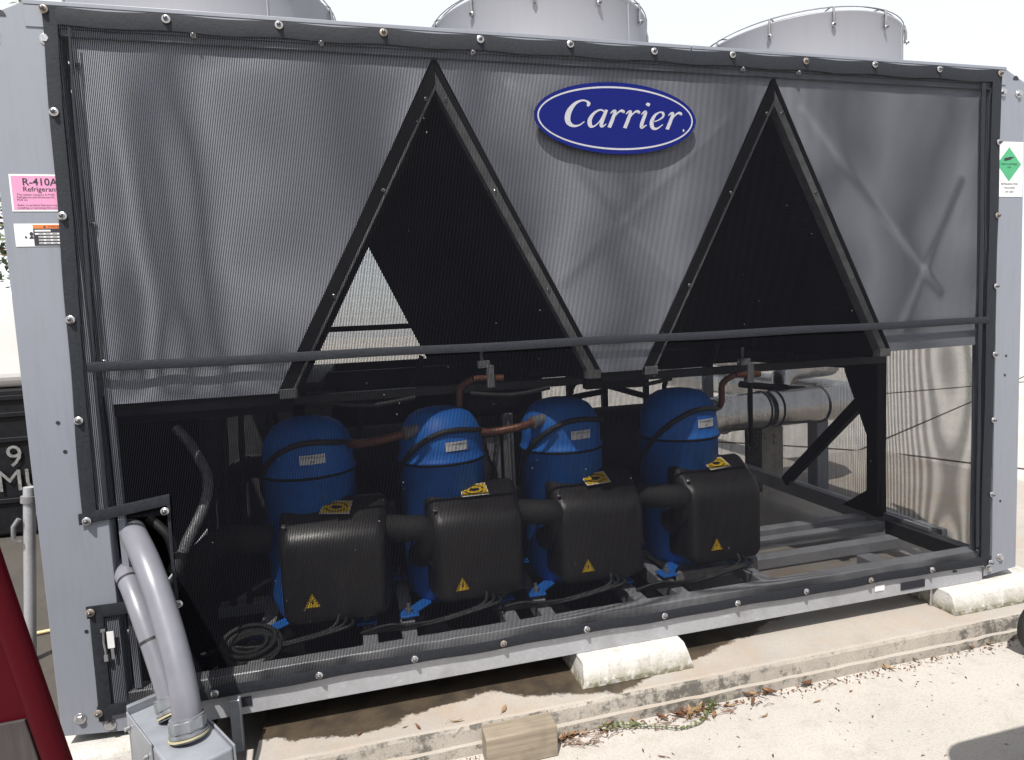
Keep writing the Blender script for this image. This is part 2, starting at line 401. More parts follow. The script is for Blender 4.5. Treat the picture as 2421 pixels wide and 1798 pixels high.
# ------------------------------------------------------------------ chiller
W, H, D = 3.6, 2.1, 2.25
CH = empty('chiller', (0, 0, 0), 'large grey air-cooled chiller with three fan rings on its roof', 'chiller')
for nm, x0, x1, lab in (('corner_post', 0, .178, 0), ('corner_post', 3.425, 3.6, 1)):
    b = MB(); ch = .055
    if lab == 0: poly = [(x0, .03), (x1, .012), (x1, H-.004), (.105, H-.004), (x0, H-ch)]
    else: poly = [(x0, .012), (x1, .03), (x1, H-ch), (3.495, H-.004), (x0, H-.004)]
    b.prism(poly, 'y', -.0015, .0015)
    xo = x0 if lab == 0 else x1; s = 1 if lab == 0 else -1
    b.box(min(xo, xo+s*.003), max(xo, xo+s*.003), .0018, .17, .03, H-ch)
    xi = x1 if lab == 0 else x0
    b.box(min(xi, xi-s*.003), max(xi, xi-s*.003), .0018, .05, .13, H-.06)
    post = b.build(nm, 'grey_paint', CH, .0012, 1)
    (globals().__setitem__('POST_L' if lab == 0 else 'POST_R', post))
    # half-round lifting hole near the chamfered top, and small screw holes
    hb = MB(); cx = .047 if lab == 0 else 3.549; cz = H-.046
    hb.prism([(cx+.014*math.cos(R(a)), cz+.016*math.sin(R(a))) for a in range(0, 181, 20)], 'y', -.0032, -.0018); hb.build('lifting_hole', 'ink', post)
    for hx, hz in ([(.078, .952), (.088, .868), (.092, .335)] if lab == 0 else [(3.525, .945), (3.52, .865), (3.508, .33)]):
        hb = MB(); hb.prism([(hx+.0052*math.cos(R(a)), hz+.0052*math.sin(R(a))) for a in range(0, 360, 36)], 'y', -.0032, -.0018); hb.build('hole', 'ink', post)
    for bx, bz in ([(.025, 2.005), (.149, 2.0), (.052, .075), (.128, .04)] if lab == 0 else [(3.483, 2.003), (3.565, 2.0), (3.51, .085), (3.448, .045)]):
        inst(BOLT_BIG, 'bolt', post, (bx, -.0016, bz))
    # folded edge strip set back behind the post
    b = MB(); b.box(.197, .215, .012, .030, .13, 1.99) if lab == 0 else b.box(3.385, 3.402, .012, .030, .13, 1.99)
    b.build('folded_strip', 'grey_paint', CH, .001, 1)
# roof deck and cap
b = MB(); b.box(.10, 3.5, .05, D-.05, 2.052, 2.07); b.build('roof_deck', 'grey_paint', CH)
for x0, x1 in ((.104, 2.098), (2.102, 3.497)):
    b = MB(); b.box(x0, x1, -.006, .20, 2.088, 2.1); b.box(x0, x1, -.0045, -.002, 2.03, 2.0875); b.build('top_cap', 'grey_paint', CH, .002, 2)
b = MB(); b.box(.178, 3.425, .0, .032, 2.012, 2.052); b.build('top_rail', 'grey_paint', CH, .001, 1)
for x in (.36, .78, 1.12, 1.36, 1.6, 1.87, 2.12, 2.45, 2.72, 3.0, 3.25):
    inst(BOLT_SMALL, 'bolt', CH, (x, .035, 2.1), (R(-90), 0, 0), (1.5, 1.5, 1.5))
# base frame
b = MB(); b.box(.178, 3.425, .004, .008, -.0062, .126); b.box(.178, 3.425, .0085, .06, .122, .126); b.box(.178, 3.425, .0085, .06, -.0062, -.002)
RAIL = b.build('base_rail', 'galvanised', CH, .0012, 1)
b = MB()
for x0, x1, z0, z1 in ((3.0, 3.12, .014, .044), (.47, .52, .02, .05), (.222, .245, .052, .062), (3.268, 3.285, .05, .058)):
    b = MB(); b.box(x0, x1, .0005, .0035, z0, z1); b.build('slot', 'ink', RAIL)
b = MB(); b.box(2.872, 2.918, .001, .0035, .028, .052); b.build('blank_label', 'white_label', RAIL)
for x in (.0, 3.555):
    b = MB(); b.box(x+.004, x+.04, .31, D, 0, .1); b.build('end_rail', 'galvanised', CH, .002, 1)
b = MB(); b.box(3.44, 3.5, .065, .52, .03, .1); b.build('end_rail_front', 'dark_frame', CH, .002, 1)
b = MB(); b.box(.05, 3.55, D-.06, D-.004, 0, .14); b.build('rear_rail', 'galvanised', CH, .002, 1)
for y0, y1, x0, x1 in ((.30, .36, 2.15, 3.3), (.50, .55, 2.3, 3.42), (.62, .68, .3, 3.42)):
    b = MB(); b.box(x0, x1, y0, y1, .05, .097); b.build('floor_beam', 'galvanised', CH, .002, 1)
b = MB(); b.box(3.06, 3.14, .062, .30, .01, .05); b.build('floor_brace', 'galvanised', CH, .002, 1)
# foot bolt of the frame beside the right block
b = MB(); b.tube([(3.172, .02, -.0868), (3.172, .02, .0)], .006, 8); b.build('anchor_stud', 'zinc_bolt', CH)

# coils: two roof-shaped pairs of slabs; grey sheet panels close the gaps between them
PY = .010
A1, A2 = (1.207, 2.0), (2.438, 2.0)
tents = [((.672, .992), A1, (1.728, .988)), ((1.893, .988), A2, (2.95, .995))]
for (l, a, r) in tents:
    for (bx, bz), s in ((l, 1), (r, -1)):
        dx = Vector((a[0]-bx, a[1]-bz)).normalized(); nrm = Vector((dx.y, -dx.x))*s
        def strip(o0, o1, y0, y1, name, mat, z0=0., z1=1.):
            p0 = Vector((bx, bz)); e = lambda o: p0+nrm*o+dx*((a[0]-s*.0006-(p0+nrm*o).x)/dx.x)
            q = [p0+nrm*o0, e(o0), e(o1), p0+nrm*o1]
            m = MB(); m.prism([(t.x, t.y) for t in q], 'y', y0, y1); return m.build(name, mat, CH, .001, 1)
        g1 = .029 if s > 0 else .011
        strip(-.005, g1, PY-.003, PY+.03, 'coil_gasket', 'black_paint')
        st = strip(g1+.0005, .038, PY-.001, PY+.04, 'coil_end_plate', 'bar_grey')
        for t in (.3, .62, .9):
            q = Vector((bx, bz)).lerp(Vector(a), t)+nrm*.024; inst(BOLT_SMALL, 'bolt', st, (q.x, PY-.0012, q.y))
        strip(.0, .05, PY+.045, .16 if (s > 0 and bx < 1) else D-.08, 'coil_slab', 'coil_fins')
        # bracket at the foot
        m = MB(); q = Vector((bx, bz))+nrm*.03; m.box(q.x-.025, q.x+.025, PY-.008, PY+.03, bz-.018, bz+.012); m.build('coil_foot', 'bar_grey', CH, .002, 1)
def sheet(poly, name, seed, cross=None, fold=lambda q: 0.):
    """dished sheet with pressed cross creases; poly listed TL,TR,BR,BL as (x,z)"""
    TL, TR, BR, BL = [Vector(q) for q in poly]; nu, nv = 110, 90; b = MB(); b.smooth = True; rng = random.Random(seed)
    ph = [rng.uniform(0, 6.3) for _ in range(6)]
    def segd(p, a, c):
        d2 = c-a; t = max(0, min(1, (p-a).dot(d2)/d2.length_squared)); return (p-a-d2*t).length
    for j in range(nv+1):
        for i in range(nu+1):
            u, v = i/nu, j/nv; q = TL.lerp(TR, u).lerp(BL.lerp(BR, u), v); ed = min(u, 1-u, v, 1-v)
            k = min(1, ed/.08)
            y = PY+.004+k*(.0012*math.sin(6*q.x+ph[0])*math.cos(3*q.y+ph[1])+(.0003)*math.sin(17*q.x+ph[2]+2*math.sin(2.5*q.y+ph[4])))+k*fold(q)
            if cross:
                for a, c in cross:
                    dd = segd(q, Vector(a), Vector(c)); y -= k*.0034*math.exp(-(dd/.02)**2)
            b.v.append((q.x, y, q.y))
    m = nu+1
    for j in range(nv):
        for i in range(nu):
            b.f.append((j*m+i, (j+1)*m+i, (j+1)*m+i+1, j*m+i+1)); b.mi.append(0); b.sm.append(True)
    return b.build(name, 'panel_sheet', CH, recalc=False)
sheet([(.205, 2.012), (1.200, 2.012), (.672, .992), (.205, .992)], 'infill_panel', 4, None, lambda q: .0022*math.sin(30*(q.x-.03*math.sin(2*q.y)))*math.exp(-((q.x-.36)/.16)**2)*min(1, max(0, (2.0-q.y)*2.5))+.0012*math.sin(5.5*q.x+1)+.0025*math.sin(30*q.x)*math.exp(-((q.y-1.0)/.12)**2))
sheet([(1.215, 2.012), (2.430, 2.012), (1.893, .988), (1.728, .988)], 'infill_panel', 5, [((1.45, 1.95), (2.05, 1.25)), ((2.38, 1.98), (1.6, 1.3))])
sheet([(2.446, 2.012), (3.395, 2.012), (3.395, .998), (2.95, .995)], 'infill_panel', 6, [((2.56, 1.9), (3.2, 1.22)), ((3.3, 1.66), (3.0, 1.08))])
for x0, x1 in ((.215, .672), (1.733, 1.888)):
    b = MB(); b.box(x0, x1, PY+.012, PY+.03, .955, .99); b.build('panel_foot', 'black_paint', CH)
# rear and end closures
b = MB(); b.prism([(.79, 2.04), (1.2, 2.04), (1.70, .99), (1.262, .99)], 'y', 1.1, 1.12); b.build('coil_partition', 'coil_fins', CH)
b = MB(); b.prism([(.05, 2.05), (1.0, 2.05), (.48, .99), (.05, .99)], 'y', D-.03, D-.026); b.build('rear_panel', 'panel_sheet', CH)
b = MB(); b.prism([(1.21, 2.05), (2.43, 2.05), (1.9, .99), (1.73, .99)], 'y', D-.03, D-.026); b.build('rear_panel', 'panel_sheet', CH)
b = MB(); b.prism([(2.45, 2.05), (3.55, 2.05), (3.55, .99), (2.95, .99)], 'y', D-.03, D-.026); b.build('rear_panel', 'panel_sheet', CH)
for x in (.004, 3.592):
    b = MB(); b.box(x, x+.004, .31, D-.01, .99, 2.045); b.build('end_panel', 'grey_paint', CH)
b = MB(); b.box(.01, .014, .10, 2.2, .11, .985); b.build('end_panel_low', 'black_paint', CH)
for x in (.05, 3.5):
    b = MB(); b.box(x-.04, x+.05, D-.02, D-.002, .02, 2.05); b.build('rear_post', 'grey_paint', CH)
# inside frame
for y, z0, z1, mt, x0, x1 in ((.075, .925, .985, 'black_paint', .19, .70), (.075, .925, .985, 'black_paint', 1.70, 1.93), (.52, .90, .935, 'dark_frame', .2, 3.45), (1.15, .90, .985, 'black_paint', .1, 3.5), (D-.09, .80, .985, 'black_paint', .1, 3.5), (D-.12, 1.19, 1.225, 'black_paint', .1, 3.5)):
    b = MB(); b.box(x0, x1, y, y+.045, z0, z1); b.build('frame_beam', mt, CH, .002, 1)
for x in (.67, 1.70, 1.92, 2.95):                    # pans under the coil feet
    b = MB(); b.box(x-.09, x+.09, .50, D-.1, .955, .985); b.build('drip_pan', 'black_paint', CH)
b = MB(); b.box(.06, 2.13, D-.15, D-.145, .12, .985); b.build('rear_blackout', 'black_paint', CH)  # added black sheet, shuts out the brightness behind the compressors
b = MB(); b.box(.02, 2.2, .065, 2.1, .018, .03); b.build('floor_blackout', 'black_paint', CH)  # added black sheet that keeps the bay floor and underside dark
for pts in ([(.10, .90), (.30, .92), (.31, .62), (.24, .50), (.13, .52)], [(.62, .90), (.80, .93), (.76, .82), (.70, .52), (.62, .50), (.60, .7)]):
    b = MB(); b.prism(pts, 'y', 1.55, 1.56); b.build('dim_ground_plate', 'timber', CH)  # added brown plates standing in for dim ground seen through the bay
b = MB(); b.box(3.44, 3.50, .57, .64, .1, .99); b.build('end_stanchion', 'black_paint', CH, .003, 1)
b = MB(); b.prism([(.57, .28), (.57, .1), (.82, .1)], 'x', 3.455, 3.47); b.prism([(.645, .76), (.645, .5), (.80, .84), (.80, .99), (.645, .99)], 'x', 3.455, 3.47); b.build('gusset', 'black_paint', CH)
b = MB(); M = Matrix.Translation((3.49, .66, .74)) @ Matrix.Rotation(math.atan2(-.62, .66), 4, 'X')
b.box(-.02, .02, 0, .92, -.03, .03, M); b.build('diagonal_brace', 'black_paint', CH, .002, 1)
b = MB(); b.box(3.44, 3.5, .60, D-.1, .86, .985); b.build('end_beam', 'black_paint', CH, .003, 1)
b = MB(); b.box(3.48, 3.5, .31, D, .1, .12); b.build('end_sill', 'galvanised', CH, .002, 1)
for x, y in ((2.35, D-.1), (2.62, D-.1), (2.95, D-.1), (1.9, D-.1), (1.2, D-.1)):
    b = MB(); b.box(x-.02, x+.02, y, y+.03, .14, .8); b.build('rear_stud', 'black_paint', CH)
for x0, x1, z0, z1 in ((1.9, 2.62, .60, .68), (2.62, 3.1, .72, .56)):
    b = MB(); b.tube([(x0, D-.13, z0), (x1, D-.13, z1)], .022, 8); b.build('rear_brace', 'black_paint', CH)

# fans on the roof
def fan(cx):
    cy, r, z0, z1 = .60, .450, 2.072, 2.352
    b = MB(); b.lathe([(r+.02, z0), (r+.004, z0+.012), (r, z0+.03), (r, z1-.012), (r+.004, z1-.004), (r+.004, z1), (r-.004, z1), (r-.006, z0)], 72, (cx, cy, 0))
    s = b.build('fan_ring', 'grey_shroud', CH)
    gd = MB()
    for rr, zz in ((r+.003, z1+.014), (r-.02, z1+.026), (r*.8, z1+.04), (r*.6, z1+.05), (r*.4, z1+.055), (r*.2, z1+.058)):
        gd.tube([(cx+rr*math.cos(R(a)), cy+rr*math.sin(R(a)), zz) for a in range(0, 360, 6)], .0019, 6, closed=True)
    for a in range(12, 372, 30):
        gd.tube([(cx+rr*math.cos(R(a)), cy+rr*math.sin(R(a)), zz) for rr, zz in ((r+.003, z1+.014), (r-.02, z1+.026), (r*.6, z1+.05), (.05, z1+.058))], .003, 6)
    gd.build('fan_guard', 'fitting_grey', s)
    for a in range(12, 372, 30):
        c, sn = math.cos(R(a)), math.sin(R(a)); k = MB()
        k.tube([(cx+(r+.004)*c, cy+(r+.004)*sn, z1+.014), (cx+(r+.009)*c, cy+(r+.009)*sn, z1-.012), (cx+(r+.007)*c, cy+(r+.007)*sn, z1-.055)], [.004, .005, .006], 8)
        k.build('guard_clip', 'fitting_grey', s)
        inst(BOLT_SMALL, 'bolt', s, (cx+(r+.009)*c, cy+(r+.009)*sn, z1-.055), (0, 0, R(a+90)), (1.5, 1.5, 1.5))
    b = MB(); c, sn = math.cos(R(-58)), math.sin(R(-58)); b.tube([(cx+(r+.0005)*c, cy+(r+.0005)*sn, z0+.03), (cx+(r+.0005)*c, cy+(r+.0005)*sn, z1-.012)], .003, 6); b.build('seam', 'grey_shroud', s); return s
for cx in (.465, 1.735, 2.975): fan(cx)

# inner meshes on the far side and the right end
b = MB(); b.quad((.06, D+.002, .10), (3.54, D+.002, .10), (3.54, D+.002, 2.0), (.06, D+.002, 2.0)); b.build('rear_mesh', 'mesh_fabric_rear', CH)
b = MB(); b.quad((3.603, .06, .03), (3.603, D, .03), (3.603, D, 1.0), (3.603, .06, 1.0)); b.build('end_mesh', 'mesh_fabric_end', CH)

# ------------------------------------------------------------------ stickers on the posts
def sticker_pink():
    b = MB(); y = -.003
    b.cur = 0; b.box(.026, .166, y, y+.001, 1.540, 1.640)
    b.cur = 1; b.box(.0305, .165, y-.0006, y-.0001, 1.5445, 1.6355)
    b.cur = 2
    t = y-.0009
    b.text('R-410A', front(.056, t, 1.610), .0275, wfit=.084, bold=.0005)
    b.text('Refrigerant', front(.056, t, 1.5935), .0185, wfit=.084, bold=.0002)
    for i, s in enumerate(('This system contains R-410A', 'Refrigerant and Emkarate RL', 'POE oil.', '', 'Refer to product literature before', 'installing or servicing this unit.')):
        if s: b.text(s, front(.040, t, 1.5825-i*.0071), .0078)
    return b.build('refrigerant_sticker', ['white_label', 'pink_label', 'ink'], POST_L, label='pink refrigerant notice sticker with black lettering')
sticker_pink()
def sticker_warn():
    b = MB(); y = -.003
    b.cur = 0; b.box(.025, .166, y, y+.001, 1.445, 1.507)
    b.cur = 1; b.box(.070, .165, y-.0006, y-.0001, 1.4935, 1.5035)
    b.cur = 2; b.box(.070, .165, y-.0006, y-.0001, 1.4465, 1.493)
    t = y-.0009
    for hx in (.047,):      # shielded-face pictogram
        b.prism([(hx+.018+.0045*math.cos(R(a)), 1.479+.0055*math.sin(R(a))) for a in range(0, 360, 30)], 'y', t, t+.0003)
        b.prism([(.058, 1.466), (.072-.003, 1.466), (.069, 1.472), (.064, 1.474)], 'y', t, t+.0003)
        b.prism([(.048, 1.469), (.053, 1.4665), (.054, 1.471), (.050, 1.474)], 'y', t, t+.0003)
    b.text('\u25B2 WARNING', front(.094, t, 1.4955), .0085)
    b.cur = 0
    for i in range(5): b.box(.0735+(.008 if i > 1 else 0),   .112 if i == 0 else .164, t, t+.0003, 1.4875-i*.0085-.0022, 1.4875-i*.0085+.0022)
    b.cur = 2
    for i in range(1, 5):
        for q in range(5): b.box(.082+q*.0165, .082+q*.0165+.012, t-.0003, t-.0001, 1.4875-i*.0085-.0008, 1.4875-i*.0085+.0008)
    return b.build('warning_sticker', ['white_label', 'orange_label', 'ink'], POST_L, label='white warning sticker with orange bar and black text panel')
sticker_warn()
def sticker_green():
    b = MB(); y = -.003; b.cur = 0; b.box(3.44, 3.594, y, y+.001, 1.593, 1.811)
    cx, cz = 3.521, 1.722
    b.cur = 1; b.prism([(cx-.063, cz), (cx, cz-.068), (cx+.063, cz), (cx, cz+.068)], 'y', y-.0005, y-.0001)
    b.cur = 2; t = y-.0009
    M = Matrix.Translation((cx-.004, t, cz+.022)) @ Matrix.Rotation(R(-12), 4, 'Y')
    b.add([M @ Vector(q) for q in ((-.022, 0, -.0055), (.012, 0, -.0055), (.02, 0, -.002), (.028, 0, -.002), (.028, 0, .002), (.02, 0, .002), (.012, 0, .0055), (-.022, 0, .0055))], [tuple(range(8))])
    b.text('NON-FLAMMABLE', front(cx, t, cz-.003), .0105, 'CENTER', .084); b.text('GAS', front(cx, t, cz-.016), .0105, 'CENTER')
    for i, s in enumerate(('REFRIGERATING', 'MACHINE', 'UN 2857')): b.text(s, front(3.525, t, 1.640-i*.0155), .0125, 'CENTER')
    return b.build('gas_sticker', ['white_label', 'green_label', 'ink'], POST_R, label='white sticker with green diamond hazard mark')
sticker_green()

# ------------------------------------------------------------------ mesh screen bolted over the front
MS = empty('mesh_screen', (1.8, 0, .06), 'black woven mesh screen with bolted hems and blue oval logo across the chiller front', 'mesh screen')
def xl(z): return .1+.05*min(1, max(0, z/2.1))
TB = [.155+.2999*i for i in range(12)]
def sag(x): return math.sin(math.pi*((x-.155) % .2999)/.2999)**2
def ztop(x): return 2.084-.005*sag(x)
def zbot(x): return .069+.003*sag(x+.1)+.002*math.sin(9*x)
NX, NZ = (.342, (.412, .66))
m = MB(); nu, nv = 132, 80; keep = {}
for j in range(nv+1):
    v = j/nv
    for i in range(nu+1):
        u = i/nu; zz = .06+(2.085-.06)*v; x = xl(zz)+(3.462-xl(zz))*u
        z = zbot(x)+.012+(ztop(x)-.004-zbot(x)-.012)*v
        y = -.0062-.003*math.sin(math.pi*u)*math.sin(math.pi*v)+.0007*math.sin(11*x+4*math.sin(2*z))*math.sin(math.pi*v)
        y += .002*math.sin(23*x)*math.exp(-((v-.04)/.05)**2)
        m.v.append((x, min(y, -.0045), z))
for j in range(nv):
    for i in range(nu):
        q = (j*(nu+1)+i, j*(nu+1)+i+1, (j+1)*(nu+1)+i+1, (j+1)*(nu+1)+i)
        cx = sum(m.v[t][0] for t in q)/4; cz = sum(m.v[t][2] for t in q)/4
        if cx < NX and NZ[0] < cz < NZ[1]: continue
        m.f.append(q); m.mi.append(0); m.sm.append(True)
m.build('mesh', 'mesh_fabric', MS, recalc=False)
def hem(pts_a, pts_b, name='hem', y=-.0112, th=.0014, label=None):
    """band between two polylines of (x,z), slightly puffed"""
    b = MB(); n = len(pts_a); b.smooth = True
    for k in range(n):
        a, c = pts_a[k], pts_b[k]; wv = .0005*math.sin(k*1.7)
        for t, dy in ((0, 0), (.12, -.6), (.5, -1), (.88, -.6), (1, 0)):
            b.v.append((a[0]+(c[0]-a[0])*t, y+dy*th+wv*(.3 if t in (0, 1) else 1), a[1]+(c[1]-a[1])*t))
    for k in range(n-1):
        for t in range(4):
            b.f.append((k*5+t, (k+1)*5+t, (k+1)*5+t+1, k*5+t+1)); b.mi.append(0); b.sm.append(True)
    return b.build(name, 'hem_webbing', MS, recalc=False)
xs = [.15+(3.465-.15)*i/132 for i in range(133)]
hem([(x, ztop(x)) for x in xs], [(x, ztop(x)-.046) for x in xs])
xb = [xl(.06)+(3.45-xl(.06))*i/132 for i in range(133)]
hem([(x, zbot(x)) for x in xb], [(x, zbot(x)+.036) for x in xb])
def vhem(za, zb, xo, wd, s=1):
    zs = [za+(zb-za)*i/40 for i in range(41)]
    hem([(xo(z)+.0015*math.sin(13*z), z) for z in zs], [(xo(z)+s*wd+.002*math.sin(9*z+1), z) for z in zs])
vhem(.66, 2.085, xl, .034); vhem(.06, .41, xl, .034)
vhem(.065, 2.085, lambda z: 3.440+.025*min(1, z/2.0), .046, -1)
vhem(.15, 2.03, lambda z: 3.385, .018, -1)
vhem(.66, 2.03, lambda z: xl(z)+.058, .008)
hem([(.107+.24*i/10, .653+.033*i/10) for i in range(11)], [(.107+.24*i/10, .686+.033*i/10) for i in range(11)])
hem([(.101+.24*i/10, .375+.0*i) for i in range(11)], [(.101+.24*i/10, .412+.0*i) for i in range(11)])
zs = [.40+.29*i/12 for i in range(13)]
hem([(.338+.004*math.sin(9*z), z) for z in zs], [(.347+.004*math.sin(9*z), z) for z in zs])
xs2 = [.17+(3.42-.17)*i/80 for i in range(81)]
hem([(x, 1.089-.006*(x/3.4)+.0015*math.sin(8*x)) for x in xs2], [(x, 1.117-.006*(x/3.4)+.0015*math.sin(8*x+.5)) for x in xs2], 'seam_band', -.0125, .002)
for x in TB: inst(BOLT, 'bolt', MS, (x, -.0145, 2.070+.003*math.sin(9*x)))
for x in [.105, .421]+[.727+.3014*i for i in range(9)]: inst(BOLT, 'bolt', MS, (x, -.0145, .0875))
for z in (1.804, 1.525, 1.24, .955, .664): inst(BOLT, 'bolt', MS, (xl(z)+.012, -.0145, z))
for z in (1.804, 1.516, 1.233, .955, .683, .368, .075): inst(BOLT, 'bolt', MS, (3.444+.01*z/2, -.0145, z))
inst(BOLT, 'bolt', MS, (.332, -.0145, .669)); inst(BOLT, 'bolt', MS, (.112, -.0145, .394)); inst(BOLT, 'bolt', MS, (.345, -.0145, .384))
for x, z in ((.52, 2.033), (.87, 2.033), (1.33, 2.032), (2.3, 2.03), (2.53, 2.03)): inst(BOLT_SMALL, 'bolt', CH, (x, -.0015, z), None, (1.6, 1.6, 1.6))
for x, z in ((.215, 1.94), (.212, 1.505), (.205, 1.115), (3.395, 1.93)): inst(BOLT_SMALL, 'bolt', CH, (x, .0115, z), None, (1.4, 1.4, 1.4))
# lint caught in the weave
b = MB(); rng = random.Random(11)
for _ in range(150):
    x = rng.uniform(.4, 3.35); z = rng.uniform(.2, 1.98); s = rng.uniform(.0005, .0014); a = rng.uniform(0, 3)
    dx, dz = s*math.cos(a)*rng.uniform(1, 2.2), s*math.sin(a)*rng.uniform(1, 2.2)
    b.quad((x-dx-dz*.4, -.0125, z-dz+dx*.4), (x+dx-dz*.4, -.0125, z+dz+dx*.4), (x+dx+dz*.4, -.0125, z+dz-dx*.4), (x-dx+dz*.4, -.0125, z-dz-dx*.4))
lo = b.build('lint', 'stencil_white', MS); lo['kind'] = 'stuff'
# oval logo
LC = Vector((1.812, 0, 1.842)); LA, LB = .292, .117
def oval(a, b_, n=72): return [(LC.x+a*math.cos(2*math.pi*i/n), LC.z+b_*math.sin(2*math.pi*i/n)) for i in range(n)]
b = MB(); b.prism(oval(LA, LB), 'y', -.0145, -.0138); BADGE = b.build('logo_oval', 'badge_blue', MS)
b = MB(); o1, o2 = oval(LA*.962, LB*.885), oval(LA*.945, LB*.835); n = len(o1)
for i in range(n):
    j = (i+1) % n; b.quad((o1[i][0], -.0148, o1[i][1]), (o1[j][0], -.0148, o1[j][1]), (o2[j][0], -.0148, o2[j][1]), (o2[i][0], -.0148, o2[i][1]))
b.build('logo_ring', 'badge_white', BADGE)
GL = {'C': ([[(1.02, 1.16, .10), (1.06, 1.3, .17), (.94, 1.43, .09), (.68, 1.47, .09), (.36, 1.3, .15), (.12, .92, .25), (.06, .52, .27), (.17, .2, .22), (.45, .03, .13), (.75, .08, .08), (1.0, .3, .04)]], 1.2),
      'a': ([[(.80, .88, .07), (.55, .98, .08), (.25, .8, .13), (.07, .42, .2), (.15, .08, .18), (.36, .05, .08), (.62, .35, .06), (.82, .95, .05)], [(.88, 1.0, .15), (.78, .55, .18), (.73, .15, .17), (.82, .05, .1), (1.0, .2, .04)]], 1.12),
      'r': ([[(.0, .8, .04), (.14, .95, .1), (.24, .9, .15), (.17, .45, .18), (.07, 0, .18)], [(.17, .42, .05), (.36, .8, .07), (.55, .98, .11), (.68, .93, .17), (.68, .86, .14)]], .86),
      'i': ([[(.0, .8, .04), (.15, .97, .11), (.22, .88, .16), (.12, .3, .18), (.16, .06, .14), (.4, .22, .04)], [(.26, 1.31, .10), (.268, 1.335, .18), (.275, 1.40, .21), (.285, 1.465, .18), (.29, 1.49, .10)]], .6),
      'e': ([[(.12, .42, .05), (.38, .5, .06), (.64, .72, .1), (.62, .93, .12), (.42, .98, .07), (.17, .78, .14), (.06, .4, .2), (.17, .08, .17), (.42, .03, .1), (.72, .28, .04)]], .94)}
b = MB(); px = 0.; sx, sz = .0655, .0575; x0, z0 = LC.x-.188, LC.z-.031
for ci, ch in enumerate('Carrier'):
    strokes, adv = GL[ch]
    for si, st in enumerate(strokes):
        sp = spline(st, 7); L = []; Rt = []
        for k, q in enumerate(sp):
            t = (sp[min(k+1, len(sp)-1)]-sp[max(k-1, 0)]); t = Vector((t.x, t.y)).normalized() if t.length > 1e-6 else Vector((1, 0))
            nn = Vector((-t.y, t.x))*max(.045, q.z*1.12)*.5
            for arr, s in ((L, 1), (Rt, -1)):
                X = q.x+nn.x*s; Z = q.y+nn.y*s
                arr.append((x0+(px+X+.2*Z)*sx, -.0149-.0001*((ci*2+si) % 5), z0+Z*sz))
        for k in range(len(L)-1): b.quad(L[k], L[k+1], Rt[k+1], Rt[k])
    px += adv
b.build('logo_lettering', 'badge_white', BADGE)
b = MB(); b.box(x0+(px+.12)*sx, x0+(px+.2)*sx, -.0152, -.0149, z0-.006, z0+.002); b.build('logo_mark', 'badge_white', BADGE)
# seal strip tied to the lower corner
b = MB(); b.cur = 0; b.box(.148, .166, -.0165, -.0145, .28, .33); b.cur = 1
b.tube([(.141, -.016, .338), (.139, -.017, .30), (.142, -.018, .272), (.141, -.017, .248)], .003, 8); b.box(.134, .146, -.019, -.0145, .332, .34); b.box(.137, .147, -.021, -.0145, .244, .262); b.box(.155, .163, -.0163, -.0146, .246, .279)
b.build('seal_tag', ['white_label', 'fitting_grey'], MS)

